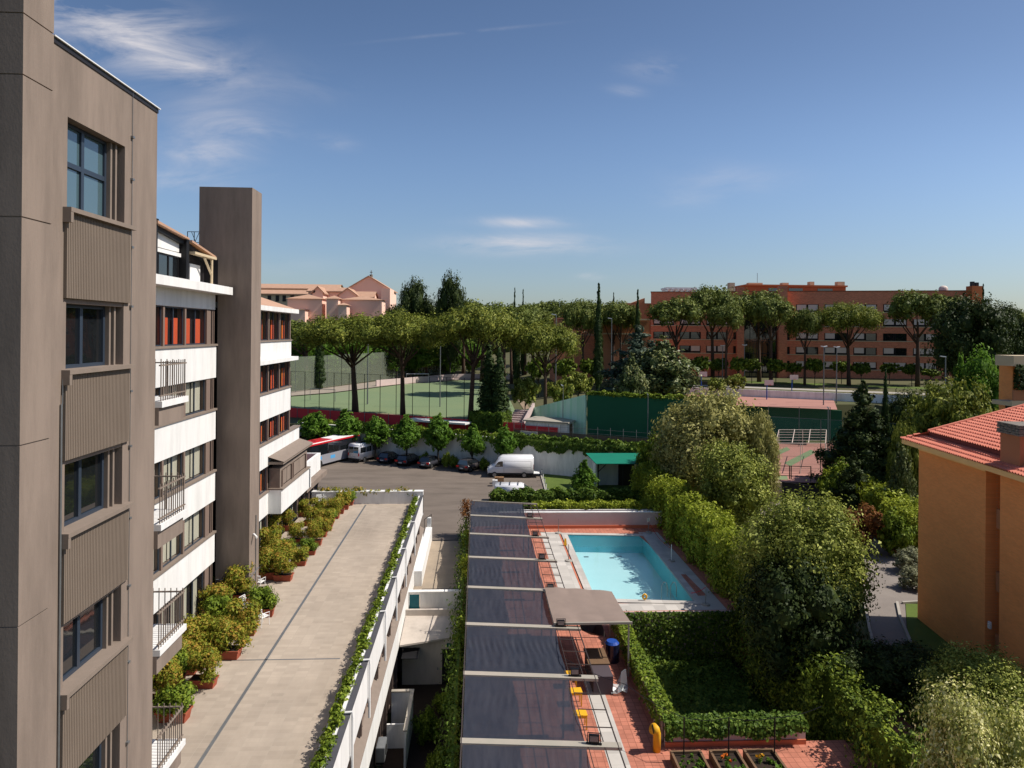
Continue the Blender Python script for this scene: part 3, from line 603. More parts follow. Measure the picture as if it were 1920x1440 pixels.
for z0, z1 in [(15.9, 17.65), (12.7, 14.3), (9.5, 11.1), (6.3, 7.9)]: spandrel(wg, 18, 35.6, z0, z1)
bays = [(25.8, 27.6), (27.6, 29.7), (29.7, 31.9), (31.9, 34.5)]
row(wg, bays, 17.66, 19.4, M['curt_o'], cw=(.35, .9)); row(wg, bays, 14.31, 15.88, M['curt_w'], cw=(.05, .93)); row(wg, bays, 11.11, 12.68, M['curt_w'], cw=(.08, .97)); row(wg, bays, 7.91, 9.48, M['curt_w'], cw=(.04, .95))
row(wg, [(20.5, 22.8), (22.8, 25.1), (25.1, 27.4), (27.4, 29.7), (29.7, 31.9), (31.9, 34.5)], 4.05, 6.25, M['curt_w'], cw=(.3, .8))
f = MB()
for z0, z1 in [(17.66, 19.4), (14.31, 15.88), (11.11, 12.68), (7.91, 9.48), (4.05, 6.25)]:
    for a, b, c in ((.4, 34.58, 34.95), (.2, 35.15, 35.22), (.2, 35.35, 35.42)): MB().box(XW-a, XW-.04, b, c, z0, z1).build('window_post', M['tan_frame'], wg)
# penthouse on the near wing
ph = MB(); ph.box(-19, -14.1, 18, 35.2, 20.62, 22.7); ph.build('penthouse_wall', M['frame_k'], wg)
pw = MB(); pw.box(-14.1, -14.0, 27.0, 29.4, 22.0, 22.5); pw.box(-14.1, -14.0, 29.7, 32.0, 22.0, 22.75); pw.box(-14.1, -13.95, 27, 32.1, 21.78, 21.95); pw.box(-14.1, -13.94, 29.5, 29.72, 20.62, 21.95); pw.box(-14.1, -13.98, 33.2, 34.4, 20.62, 21.6)
pw.build('penthouse_panel', M['white'], wg)
pw = MB()
for yy in (28.9, 32.1): pw.box(-14.05, -13.7, yy, yy+.3, 20.62, 23.0-.1*(yy-29))
pw.box(-14.4, -13.7, 18, 29.3, 23.0, 23.12); pw.extx([(29.3, 22.9), (32.4, 22.55), (35.4, 21.95), (35.4, 21.75), (32.4, 22.35), (29.3, 22.7)], -14.6, -13.8)
pw.build('penthouse_frame', M['metal_k'], wg)
MB().extx([(29.0, 23.02), (32.2, 22.70), (32.2, 22.62), (29.0, 22.9)], -16, -13.6).extx([(32.5, 22.65), (35.5, 22.2), (35.5, 22.1), (32.5, 22.55)], -16, -13.6).build('penthouse_roof', M['rtile'], wg)
MB().tube([(-13.6, 34.9, 20.6), (-13.6, 34.9, 22.05)], .07, 6).tube([(-13.6, 34.85, 21.2), (-13.6, 33.9, 22.0)], .06, 6).box(-13.8, -13.5, 32.6, 35.3, 22.0, 22.12).build('wooden_strut', M['cream'], wg)
window2(wg, -13.98, 29.9, 31.9, 20.66, 21.75, fr=M['metal_k'], gl=M['glass'], bar=.05)
# the brown tower
tw = T('chimney_tower', 'freestanding brown stucco tower rising above the roof between the white wings', 'tower', (-13, 36.5, 4))
MB().box(-13.75, -12.0, 36.0, 37.6, -.5, 22.1).build('shaft', M['brown'], tw)
MB().box(-14.75, -12.0, 36.0, 37.6, 22.1, 25.95).build('tower_head', M['brown'], tw)
MB().box(-14.75, -13.75, 36.0, 37.6, 20.3, 22.097).build('recess', M['frame_k'], tw)
MB().tube([(-13.7, 35.97, 5.15), (-12.0, 35.97, 5.15), (-11.95, 36.1, 5.2), (-11.95, 37.4, 5.3)], .03, 6).tube([(-11.97, 37.0, 4.1), (-11.97, 37.0, 8.3)], .03, 6).build('pipe', M['metal_g'], tw)
sc_ = MB(); sc_.box(-11.98, -11.9, 36.5, 36.6, 7.3, 7.42); sc_.tube([(-11.92, 36.55, 7.36), (-11.7, 36.3, 7.28)], .06, 8)
ONE('security_camera', sc_, M['metal_w'], 'small white security camera low on the side of the brown tower', 'camera')
rl = MB(); 
for x_ in (-15.45, -15.1, -14.78):
    rl.box(x_, x_+.03, 36.2, 36.23, 22.45, 23.6)
for zz in (22.5, 23.0, 23.57): rl.box(-15.45, -14.76, 36.2, 36.23, zz, zz+.03)
rl.tube([(-15.3, 36.3, 22.5), (-14.85, 36.3, 23.6)], .015, 4).tube([(-14.85, 36.4, 22.5), (-15.3, 36.4, 23.6)], .015, 4)
ONE('roof_railing', rl, M['metal_k'], 'small black roof railing beside the head of the brown tower', 'railing')
MB().box(-15.5, -14.76, 36.1, 37.6, 20.6, 22.45).build('stair_shaft', M['metal_k'], tw)
# far wing
w2 = T('hotel_wing', 'white banded hotel wing with red and gold curtains beyond the brown tower', 'hotel building', (-17, 48, 0))
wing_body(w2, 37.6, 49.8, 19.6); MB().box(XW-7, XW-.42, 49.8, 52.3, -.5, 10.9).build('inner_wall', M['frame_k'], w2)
MB().box(-19, -13.2, 37.6, 50.4, 19.62, 19.92).build('cornice', M['white'], w2)
MB().add([(-19, 37.6, 19.93), (-13.3, 37.6, 19.93), (-13.3, 50.2, 19.93), (-19, 50.2, 19.93), (-18, 37.6, 21.7), (-18, 47.0, 21.7)], [(1, 2, 5, 4), (2, 3, 5), (0, 4, 5, 3), (0, 1, 4), (0, 3, 2, 1)]).build('roof', M['rtile'], w2)
spandrel(w2, 37.6, 49.85, 16.5, 17.72); MB().box(XW-.42, XW+.42, 37.6, 50.3, 16.22, 16.48).build('ledge', M['white'], w2)
spandrel(w2, 37.6, 49.8, 12.6, 14.35); spandrel(w2, 37.6, 52.3, 9.5, 11.12)
spandrel(w2, 37.6, 52.3, 6.35, 7.9)
cr = [M['curt_r'], M['curt_r'], M['curt_o']]; by = [(39.6, 42.1), (42.1, 44.6), (44.6, 47.1), (47.1, 49.7)]
row(w2, by, 17.73, 19.6, cr, cw=(.08, .7), post=.2); row(w2, by, 14.36, 16.2, cr, cw=(.15, .75)); row(w2, by, 11.13, 12.58, cr, cw=(.15, .75))
row(w2, by, 7.91, 9.48, cr, cw=(.15, .75)); row(w2, [(37.7, 39.6)]+by+[(49.7, 52.2)], 4.05, 6.3, M['curt_w'], cw=(.3, .8))
MB().box(-13.6, -12.75, 44.6, 52.0, 6.35, 7.9).build('white_band', M['white'], w2)
MB().box(-13.6, -12.66, 44.6, 52.1, 7.9, 8.0).build('sill', M['sill'], w2)
MB().box(-13.6, -12.9, 44.8, 51.9, 8.0, 9.3).build('bay_wall', M['brown'], w2)
row(w2, [(45.2, 47.5), (47.9, 51.4)], 8.05, 9.1, cr, cw=(.2, .7), x=-12.78)
MB().extx([(44.5, 9.75), (52.4, 9.75), (52.4, 9.6), (44.5, 9.6)], -13.6, -12.6).add([(-13.6, 44.5, 10.1), (-13.6, 52.4, 10.1), (-12.55, 52.4, 9.77), (-12.55, 44.5, 9.77)], [(0, 3, 2, 1)]).build('awning', M['sill'], w2)
cav = T('hotel_wing', 'low end of the white hotel with a walled roof balcony beside the parking ground', 'hotel building', (-16, 55, 0))
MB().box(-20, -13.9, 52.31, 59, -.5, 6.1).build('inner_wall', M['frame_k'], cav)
MB().box(-20, -13.62, 52.31, 59, 6.1, 6.55).build('balcony_floor', M['pot'], cav)
MB().box(-13.8, -13.55, 52.31, 59.2, 6.3, 7.75).box(-20, -13.8, 58.95, 59.2, 6.3, 7.75).box(-12.7, -13.55, 52.05, 52.3, 6.35, 7.8).build('parapet', M['white'], cav)
MB().box(-13.8, -13.0, 52.31, 59.4, 5.85, 6.28).build('canopy', M['brown'], cav)
row(cav, [(52.4, 54.0), (54.0, 55.6), (55.6, 57.2), (57.2, 58.8)], 3.2, 5.84, M['curt_w'], cw=(.5, .6), x=-13.6)
MB().box(-19.5, -13.85, 58.9, 58.94, 6.5, 7.7).build('inner_lining', M['mauve'], cav)
# ---------------------------------------------------------------- annex with the roof terrace
ax = T('terrace_annex', 'low white annex with a wide paved roof terrace beside the hotel', 'building', (-9, 35, 0))
MB().box(-13.6, -4.75, 8, 57.6, 3.55, 4.0).build('terrace_floor', M['paving'], ax)
MB().wall((-9.1, 8), (-9.1, 57), 4.0, 4.006, .13).wall((-10.5, 30.3), (-5.9, 30.3), 4.0, 4.006, .07).build('floor_drain', M['metal_g'], ax)
MB().box(-13.6, -4.8, 8, 57.5, -3, 3.55).build('inner_wall', M['frame_k'], ax)
MB().box(-4.8, -4.42, 8, 57.8, 3.12, 4.68).box(-13.6, -4.42, 57.3, 57.8, 3.0, 4.98).build('parapet', M['white'], ax)
MB().box(-4.63, -4.40, 8, 57.25, 4.68, 4.72).build('coping', mk('dark_coping', (.09, .09, .1), (.07, .07, .08), 2), ax)
MB().box(-13.6, -4.4, 57.25, 57.85, 4.982, 5.04).build('coping', M['white'], ax)
MB().box(-4.8, -4.4, 8, 57.6, .05, 1.85).build('white_band', M['white'], ax)
MB().add([(-4.75, 8, 2.12), (-4.75, 57.6, 2.12), (-4.3, 57.6, 1.86), (-4.3, 8, 1.86)], [(0, 3, 2, 1)]).box(-4.8, -4.3, 8, 57.6, 1.85, 1.862).build('sill', M['sill'], ax)
cu = MB()
for k in range(27): y0 = 8+k*1.82; cu.box(-5.22, -5.1, y0, y0+1.75, 4.0, 4.36)
cu.build('planter_kerb', M['white'], ax); MB().box(-5.1, -4.8, 8, 57.2, 4.0, 4.5).build('planter_soil', M['soil'], ax)
y = 14
while y < 57: MB().box(-4.78, -4.5, y, y+.14, 2.1, 3.12).build('window_post', M['tan_frame'], ax); MB().box(-4.78, -4.5, y+1, y+1.08, -2.6, .05).build('window_post', M['tan_frame'], ax); y += 2.28
for k in range(10):
    y0 = 10+k*4.55
    window2(ax, -4.62, y0, y0+2.0, 2.15, 3.1, fr=M['tan_frame'], bar=.05); 
for k in range(8): window2(ax, -4.62, 10+k*4.55, 12.2+k*4.55, -2.2, .0, fr=M['tan_frame'], bar=.05)
for y0 in [20.5, 24.6, 28.5, 33.4, 38.0, 43.0, 49]:
    MB().tube([(-4.6, y0, 4.78), (-4.34, y0, 4.80), (-4.33, y0, 4.6), (-4.33, y0, 2.4)], .05, 6).build('drain_pipe', M['white'], ax)
wr = T('ramp_wall', 'low white side wall of the service ramp beside the annex', 'wall', (-4.1, 54, 0))
MB().box(-4.39, -3.85, 49.5, 60.6, 0, 1.1).build('wall', M['white'], wr); MB().box(-4.3, -3.95, 60.6, 60.95, 0, 1.9).build('gate_post', M['greywall'], wr)
gt = MB(); gt.box(-4.5, -4.46, 59.9, 59.94, 0, 2.0); gt.box(-4.0, -3.96, 61.5, 61.54, 0, 2.0); gt.tube([(-4.48, 59.92, 1.97), (-3.98, 61.52, 1.97)], .025, 4)
ONE('metal_gate', gt, M['metal_k'], 'open dark metal gate frame at the top of the service ramp', 'gate')
rf = MB()
for k in range(14): xx_ = -12.9+k*.28; rf.box(xx_, xx_+.02, 60.3, 60.32, 0, 1.15)
rf.tube([(-13, 60.3, 1.15), (-9.2, 60.3, 1.15)], .03, 4); rf.tube([(-13, 60.3, .6), (-9.2, 60.3, .6)], .02, 4)
ONE('steel_railing', rf, M['metal_g'], 'short grey steel railing behind the terrace parapet at the edge of the parking ground', 'railing')
pr = T('ramp_parapet', 'white cross wall closing the service ramp with a teal panel at its left', 'wall', (-2.6, 45.6, 0))
MB().box(-3.65, -.9, 45.5, 45.75, -2.6, 1.1).box(-4.39, -3.65, 45.5, 45.75, .95, 1.1).box(-4.39, -3.65, 45.5, 45.75, -2.6, -.1).box(-4.39, -.85, 45.42, 45.8, 1.102, 1.16).build('wall', M['greywall'], pr)
MB().box(-4.35, -3.7, 45.55, 45.6, -.1, .95).build('teal_panel', M['teal'], pr)
ht = T('service_hut', 'small white service hut with lean-to roof in the sunken side garden', 'hut', (-2.7, 41, -2.6))
MB().box(-4.3, -1.08, 40.8, 45.4, -2.6, .05).build('wall', M['hut'], ht)
MB().slab([(-4.36, 39.9, .16), (-1.0, 41.0, .14), (-1.0, 43.3, .42), (-4.36, 43.3, .46)], .1).box(-4.36, -1.0, 43.3, 43.5, .2, .82).build('roof', M['hut'], ht)
MB().box(-4.2, -3.25, 39.4, 40.75, -.42, -.38).build('awning', M['metal_k'], ht)
dr = MB().box(-1.93, -1.12, 40.74, 40.79, -2.6, -.5).build('door', M['metal_k'], ht); MB().box(-2.22, -2.16, 40.7, 40.8, -1.7, -1.6).build('switch', M['metal_g'], ht)
sg = MB().box(-1.66, -1.38, 40.74, 40.79, -.38, -.16)
ex = ONE('exit_sign', sg, mk('exit_green', (.01, .12, .06), None), 'green exit sign with a white running figure above the dark hut door', 'sign')
e = MB(); cx_, cz_ = -1.52, -.27
e.box(cx_-.012, cx_+.012, 40.732, 40.738, cz_+.055, cz_+.08).box(cx_-.02, cx_+.02, 40.732, 40.738, cz_-.02, cz_+.045).add([(cx_-.06, 40.735, cz_-.08), (cx_-.035, 40.735, cz_-.085), (cx_, 40.735, cz_-.02), (cx_-.02, 40.735, cz_-.02)], [(0, 1, 2, 3)]).add([(cx_+.05, 40.735, cz_-.08), (cx_+.03, 40.735, cz_-.085), (cx_, 40.735, cz_-.02), (cx_+.02, 40.735, cz_-.02)], [(0, 3, 2, 1)])
e.build('running_figure', M['metal_w'], ex)
sh = T('shed', 'narrow white enclosure with tan rim against the annex wall in the sunken garden', 'shed', (-3.8, 34.7, -2.6))
MB().box(-4.38, -3.25, 36.45, 36.6, -2.6, -.75).box(-3.35, -3.25, 32.9, 36.45, -2.6, -.75).box(-4.38, -3.35, 34.6, 34.7, -2.6, -1.4).build('wall', M['greywall'], sh)
MB().box(-4.39, -3.2, 36.42, 36.65, -.748, -.69).box(-3.38, -3.2, 32.85, 36.42, -.748, -.69).build('rim', M['beam'], sh)
for k, (y0, lb) in enumerate([(31.2, 'grey air conditioner unit on the annex wall, the one nearer the white enclosure'), (28.9, 'grey air conditioner unit on the annex wall, farther from the white enclosure')]):
    ac = T('air_conditioner', lb, 'air conditioner', (-4.15, y0, -.9), 'air conditioners on the annex wall')
    MB().box(-4.38, -3.98, y0-.45, y0+.45, -.9, -.25).build('casing', M['metal_g'], ac, bevel=.02); MB().cyl((-3.98, y0, -.57), .22, .015, 16, 'x').build('fan_grille', M['metal_k'], ac); MB().box(-4.38, -4.0, y0-.4, y0-.34, -1.0, -.905).box(-4.38, -4.0, y0+.34, y0+.4, -1.0, -.905).build('bracket', M['metal_k'], ac)
# ---------------------------------------------------------------- pergola
Yb = [62.2, 57.3, 52.1, 46.7, 41.2, 36.0, 30.8, 25.7, 20.5]
def pz(x): return 3.05-.05*(x+.5)
pg = T('pergola', 'long pergola with beige cross beams and grey shade cloths beside the pool', 'pergola', (2.5, 41, 0))
def beamx(mb, y, x0, x1, w_, h, dz=0): mb.add([(x0, y-w_/2, pz(x0)+dz-h), (x1, y-w_/2, pz(x1)+dz-h), (x1, y+w_/2, pz(x1)+dz-h), (x0, y+w_/2, pz(x0)+dz-h), (x0, y-w_/2, pz(x0)+dz), (x1, y-w_/2, pz(x1)+dz), (x1, y+w_/2, pz(x1)+dz), (x0, y+w_/2, pz(x0)+dz)], [(0, 3, 2, 1), (4, 5, 6, 7), (0, 1, 5, 4), (1, 2, 6, 5), (2, 3, 7, 6), (3, 0, 4, 7)])
for k, y in enumerate(Yb):
    mb = MB(); beamx(mb, y, -.5, 5.6, .13 if k == 0 else .34, .12); mb.build('beam', M['beam'], pg)
    MB().box(-.44, -.36, y-.04, y+.04, 0, pz(0)-.1).build('post', M['beam'], pg); MB().box(4.0, 4.08, y-.04, y+.04, 0, pz(4.0)-.12).build('post', M['metal_k'], pg)
rl = MB()
for x_, r_ in ((-.47, .03), (4.32, .018), (4.95, .022), (5.47, .03)): rl.tube([(x_, 15, pz(x_)-.02), (x_, 62.2, pz(x_)-.02)], r_, 5)
for a, b in zip(Yb, Yb[1:]+[15.3]):
    for t in (.22, .47, .72): yy = b+(a-b)*t; rl.tube([(4.3, yy, pz(4.3)), (5.5, yy, pz(5.5))], .022, 5)
rl.build('rail', mk('dark_brown_metal', (.06, .045, .04), None, 1, .6), pg)
msc = M['screen']; n = msc.node_tree.nodes; l = msc.node_tree.links; t_ = n.new('ShaderNodeBsdfTransparent'); x_ = n.new('ShaderNodeMixShader'); x_.inputs[0].default_value = .08
l.new(n['Principled BSDF'].outputs[0], x_.inputs[1]); l.new(t_.outputs[0], x_.inputs[2]); l.new(x_.outputs[0], n['Material Output'].inputs[0])
g = np.random.default_rng(5)
for i, (a, b) in enumerate(zip(Yb, Yb[1:]+[15.4])):
    y0, y1 = b+.19, a-.19; nx_, ny_ = 60, 40; vv = []; ph_ = g.uniform(0, 6, 6); wr_ = g.uniform(.3, 1.1)
    for jy in range(ny_+1):
        for jx in range(nx_+1):
            u, v = jx/nx_, jy/ny_; x = -.42+u*(4.68-.02*math.sin(v*9+ph_[0])); y = y0+(y1-y0)*v
            sag = -(.1+.12*wr_)*math.sin(math.pi*v)-.02-.03*abs(math.sin(math.pi*4*v))
            wk = wr_*.026*math.sin(u*95+ph_[1]+2*math.sin(v*7+ph_[2]))*math.exp(-((v-.62)/.17)**2)+wr_*.024*math.sin(u*70+ph_[3])*math.exp(-((v-.28)/.12)**2)+.018*math.sin(u*17+ph_[4])*math.sin(v*5+ph_[5])
            st_ = -.02 if u > .5 else 0
            vv.append((x, y, pz(x)-.03+sag+wk+st_))
    mb = MB(); mb.v = [Vector(p) for p in vv]; mb.f = [(j*(nx_+1)+k, j*(nx_+1)+k+1, (j+1)*(nx_+1)+k+1, (j+1)*(nx_+1)+k) for j in range(ny_) for k in range(nx_)]
    mb.build('shade_cloth', msc, pg, smooth=True)
fl0 = None; [setattr(o_, 'location', Vector(o_.location)+Vector((0, dy_, 0))) for o_, dy_ in ((nb, .45), (wg, .75), (tw, .9), (w2, .85), (cav, 1.0))]
for o_ in bpy.data.objects:
    if o_.name in ('security_camera', 'roof_railing'): o_.location.y += .9
nth = ['the one at the far end of the row', 'second from the far end', 'third from the far end', 'fourth from the far end, above the taupe awning', 'at the near corner of the taupe awning', 'third from the near end', 'second from the near end', 'the nearest and largest in view']
for k, y in enumerate(Yb[1:8]):
    lb = 'small black floodlight on a pergola beam, '+nth[k if k < 5 else k]
    if fl0 is None:
        fl0 = T('floodlight', lb, 'floodlight', (0, 0, 0), 'floodlights on the pergola beams')
        MB().box(-.2, .2, -.06, .06, .06, .36).build('housing', M['metal_k'], fl0, bevel=.01); MB().box(-.16, .16, -.068, -.061, .12, .32).build('lens', M['metal_g'], fl0)
        MB().tube([(-.24, 0, 0), (-.24, 0, .42), (.24, 0, .42), (.24, 0, 0)], .022, 5).box(-.3, .3, -.04, .04, 0, .04).build('bracket', M['metal_k'], fl0); o = fl0
    else: o = dup(fl0, label=lb)
    o.location = (4.55, y, pz(4.55)+.005); o.rotation_euler = (0, 0, rnd.uniform(-.2, .2))
# taupe awning to the right
an = T('awning', 'taupe fabric awning stretched over bars beside the pergola, above the pool terrace', 'awning', (6, 38.6, 0))
vv = []; nx_, ny_ = 40, 20
for j in range(ny_+1):
    for i in range(nx_+1):
        u, v = i/nx_, j/ny_; x = 4.2+u*4.15-.1*v*u; y = 36.15+v*5.1
        vv.append(Vector((x, y-.3*u*v, 2.95-.05*u-.12*math.sin(math.pi*v)**2*(.6+.4*abs(math.sin(u*9.5)))+.05*abs(math.sin(u*9.5))-.15*v*u)))
mb = MB(); mb.v = vv; mb.f = [(j*(nx_+1)+k, j*(nx_+1)+k+1, (j+1)*(nx_+1)+k+1, (j+1)*(nx_+1)+k) for j in range(ny_) for k in range(nx_)]
mb.build('fabric', M['sail'], an, smooth=True)
fb = MB()
for u in (0, .33, .66, 1): x = 4.2+u*4.15; fb.tube([(x, 36.15, 2.84-.05*u), (x-.1*u, 41.2-.3*u, 2.80-.2*u)], .03, 5)
fb.box(4.2, 8.4, 36.05, 36.15, 2.86, 2.98); fb.box(8.2, 8.28, 36.2, 36.28, 0, 2.86); fb.box(8.1, 8.18, 40.8, 40.88, 0, 2.75)
fb.build('frame', M['beam'], an)
# ---------------------------------------------------------------- walls of the light well
g = np.random.default_rng(11)
def ivy(name, label, faces, walls, m=M['mauve'], lm=None, size=.13):
    t = T(name, label, 'wall', (*walls[0][0], walls[0][2]))
    mb = MB()
    for a, b, z0, z1, th in walls: mb.wall(a, b, z0, z1, th)
    mb.build('wall', m, t); vs = []
    for f_ in faces: vs.append(ivy_face(*f_[:4], f_[4], size, g, *f_[5:]))
    v = np.concatenate(vs); o_ = np.array(list(off(t))); o = mesh_np('ivy', v-o_, len(v)//4, 4, lm or L['ivy'], t); return t
def topleaves(a, b, z, wd, n, size):
    a = np.array(a); b = np.array(b); t = g.random(n)[:, None]; d = (b-a)/np.linalg.norm(b-a); nn = np.array([d[1], -d[0]]); p = a*(1-t)+b*t+nn*g.uniform(-wd/2, wd/2, n)[:, None]
    nr = np.array([0, 0, 1.])[None]+unit(n, g)*.6; nr /= np.linalg.norm(nr, axis=1, keepdims=True)
    return rhombs(np.stack([p[:, 0], p[:, 1], z+np.abs(g.normal(0, .07, n))], 1), nr, size, g, .8)
ivy('ivy_wall', 'tall ivy covered wall dropping into the dark light well below the pool terrace', [((17.3, 44.5), (17.3, 30.2), -3.1, .3, 6000, .16), ((9.0, 44.5), (17.4, 44.5), -3.1, .05, 9000, .16)], [((9.0, 44.55), (17.4, 44.55), -3.2, .02, .1)])
t = ivy('ivy_wall', 'narrow parapet wall thick with yellow green ivy along the left of the light well', [((9.1, 30.4), (9.1, 42.6), -.6, 1.0, 3500, .12), ((8.45, 42.6), (8.45, 30.4), .3, 1.0, 1600, .1)], [((8.78, 30.2), (8.78, 42.6), 0, .97, .56), ((8.9, 30.2), (8.9, 44.5), -3.2, 0, .3)], lm=L['hedge'])
v = topleaves((8.78, 30.2), (8.78, 42.6), 1.0, .75, 4200, .13)-np.array(list(off(t))); mesh_np('top_ivy', v, len(v)//4, 4, L['hedge'], t)
t = ivy('ivy_wall', 'ivy draped parapet wall with bare plastered foot, near side of the light well', [((8.5, 30.0), (14.9, 30.0), .25, 1.05, 5200, .13, .7)], [((8.5, 30.2), (14.9, 30.2), 0, .97, .4)])
v = topleaves((8.5, 30.2), (14.9, 30.2), 1.02, .7, 2600, .13)-np.array(list(off(t))); mesh_np('top_ivy', v, len(v)//4, 4, L['ivy'], t)
MB().box(8.5, 14.9, 29.93, 29.99, .001, .22).build('base_band', M['terra_d'], t)
# ---------------------------------------------------------------- orange brick building on the right
def rotz_mat(o, ang): return Matrix.Translation(Vector(o)) @ Matrix.Rotation(ang, 4, 'Z')
def tiles(mb, o, ex, ez, w_, l_, pitch=.24, rows=None, amp=.05):
    """barrel tile field: o origin at the eave, ex unit along the eave, ez unit up the slope"""
    n = ex.cross(ez).normalized(); n = n if n.z > 0 else -n
    nu = int(w_/pitch)*6; nv = max(2, int(l_/.38)); vs = []; fs = []
    for j in range(nv):
        for e_, s_ in ((0, .075), (1, 0)):
            for i in range(nu+1):
                a = i/6*2*math.pi; vs.append(o+ex*(w_*i/nu)+ez*(l_*(j+e_)/nv)+n*(amp*math.cos(a)+s_))
    for r_ in range(2*nv-1):
        for i in range(nu): fs.append((r_*(nu+1)+i, r_*(nu+1)+i+1, (r_+1)*(nu+1)+i+1, (r_+1)*(nu+1)+i))
    mb.add(vs, fs)
A = Vector((XY(1725, 43), 43, 0)); ang = R(6.9); MR = rotz_mat(A, -ang)   # local: -y runs toward the camera along the visible face, +x away to the right
bb_ = T('brick_house', 'orange brick house with red tiled roof at the right edge', 'house', (A.x+4, 38, 0))
ZE = 11.25
mb = MB(MR); mb.box(0, 14, -7.0, 0, -.3, ZE); mb.box(1.7, 14, -8.3, -7.0, -.3, ZE); mb.box(-.05, 14, -16, -8.3, -.3, ZE); mb.build('wall', M['brick_o'], bb_)
for z0 in (8.0, 4.6, 1.2):
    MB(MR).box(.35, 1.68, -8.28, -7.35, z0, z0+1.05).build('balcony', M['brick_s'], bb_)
    w_ = MB(MR).box(1.62, 1.69, -8.2, -7.4, z0+1.05, z0+2.3).build('window', M['glass'], bb_)
MB(MR).box(-.75, 14, -16, .7, ZE+.02, ZE+.30).build('eave', M['eave'], bb_)
MB(MR).box(-.05, -.005, -7, -.02, ZE-.28, ZE).build('frieze', M['eave'], bb_)
MB(MR).box(-.1, .0, -7.6, -7.4, 2.6, 2.85).box(.0, .1, -7.45, -7.25, 2.6, 2.9).build('lamp_box', M['white'], bb_)
cA, sA = math.cos(ang), math.sin(ang); lx = Vector((cA, -sA, 0)); ly = Vector((sA, cA, 0)); org = lambda x, y, z: A+lx*x+ly*y+Vector((0, 0, z))
sl_ = .24
r1 = MB(); up1 = (lx+Vector((0, 0, .28))).normalized(); tiles(r1, org(-.8, -16, ZE+.32), ly, up1, 16.75, 1.3, .22)
up2 = (lx+Vector((0, 0, .30))).normalized(); tiles(r1, org(.35, -16, ZE+.95), ly, up2, 15.6, 7.5, .24)
r1.build('roof_tiles', M['rtile2'], bb_)
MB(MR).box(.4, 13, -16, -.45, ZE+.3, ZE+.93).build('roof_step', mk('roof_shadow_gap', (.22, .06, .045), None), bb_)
hp = MB(); hp.add([org(-.8, .75, ZE+.32), org(14, .75, ZE+.32), org(14, -.45, ZE+1.0), org(.35, -.45, ZE+1.0)], [(0, 1, 2, 3)])
for k in range(22):
    q = org(.35, -.42, ZE+1.0).lerp(org(7.4, -.42, ZE+3.1), k/22); q2 = org(.35, -.42, ZE+1.0).lerp(org(7.4, -.42, ZE+3.1), (k+1.12)/22); hp.tube([q+Vector((0, 0, .03)), q2], [.10, .12], 8)
hp.add([org(.35, -.42, ZE+.98), org(7.4, -.42, ZE+3.0), org(14, -.42, ZE+1.0)], [(0, 1, 2)])
hp.build('ridge_tiles', M['rtile2'], bb_)
ch = T('chimney', '', None, (0, 0, 0)); bpy.data.objects.remove(ch)
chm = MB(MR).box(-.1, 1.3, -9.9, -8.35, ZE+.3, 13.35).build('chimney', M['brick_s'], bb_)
cb_ = MB(MR)
for k in range(4):
    for q in range(6): e_ = .14-.02*k; cb_.box(-.1-e_, 1.3+e_, -9.9-e_+q*.3, -9.9-e_+q*.3+.25+e_*.3, 13.352+k*.12, 13.352+k*.12+.09+.02*((q+k) % 2))
cb_.box(-.2, 1.4, -10.0, -8.2, 13.83, 13.9); cb_.build('chimney_cap', M['slate'], chm)
# building with balconies behind it at the right edge
q0 = P(1866, 665, Y=63.5); bx = q0.x
vb = T('balcony_house', 'house with ivy hung balcony and orange parapet at the right edge, behind the tiled roof', 'house', (bx+6, 66, 0))
MB().box(bx+1.2, bx+16, 62.8, 64.5, -.3, 15.6).build('wall', M['brick_o'], vb)
MB().box(bx, bx+16, 61.2, 63.5, 15.62, 16.6).build('roof_slab', M['cream'], vb)
MB().box(bx-.3, bx+16, 61.0, 63.5, 11.9, 12.3).box(bx-.3, bx+16, 61.0, 61.2, 12.3, 12.42).build('balcony_floor', M['cream'], vb)
MB().box(bx-.1, bx+16, 61.05, 61.25, 12.43, 13.4).build('parapet', M['brick_s'], vb)
g = np.random.default_rng(21); v = ivy_face((bx+.1, 61.4), (bx+8, 61.4), 13.4, 15.7, 1800, .3, g, .35)-np.array([bx+6, 66, 0]); mesh_np('hanging_ivy', v, len(v)//4, 4, L['dark'], vb)
MB().box(bx+.4, bx+3, 61.6, 62.7, 0, 11.9).build('lower_wall', M['frame_k'], vb)
# ---------------------------------------------------------------- driveway
dw = sheet([P(1640, 1212, z=.0), P(1702, 1212, z=0), P(1697, 1131, z=0), P(1740, 1131, z=0), P(1740, 1075, z=0), P(1640, 1010, z=0), P(1585, 955, z=0), P(1540, 935, z=0), P(1420, 935, z=0), P(1420, 965, z=0), P(1530, 985, z=0), P(1600, 1050, z=0), P(1625, 1130, z=0)])
S('driveway', dw, M['asphalt2'])
S('lower_driveway', sheet([P(1640, 1210, z=-.01), P(1625, 1340, z=-.01), P(1760, 1340, z=-.01), P(1702, 1210, z=-.01)]), M['asphalt2'])
S('garden_lawn', sheet([P(1698, 1132, z=.012), P(1704, 1215, z=.012), P(1900, 1330, z=.012), P(1900, 1132, z=.012)]).poly([tuple(P(*q, z=.012)) for q in [(1605, 1200), (1640, 1200), (1643, 1245), (1610, 1245)]]), M['grass'])
kb = MB()
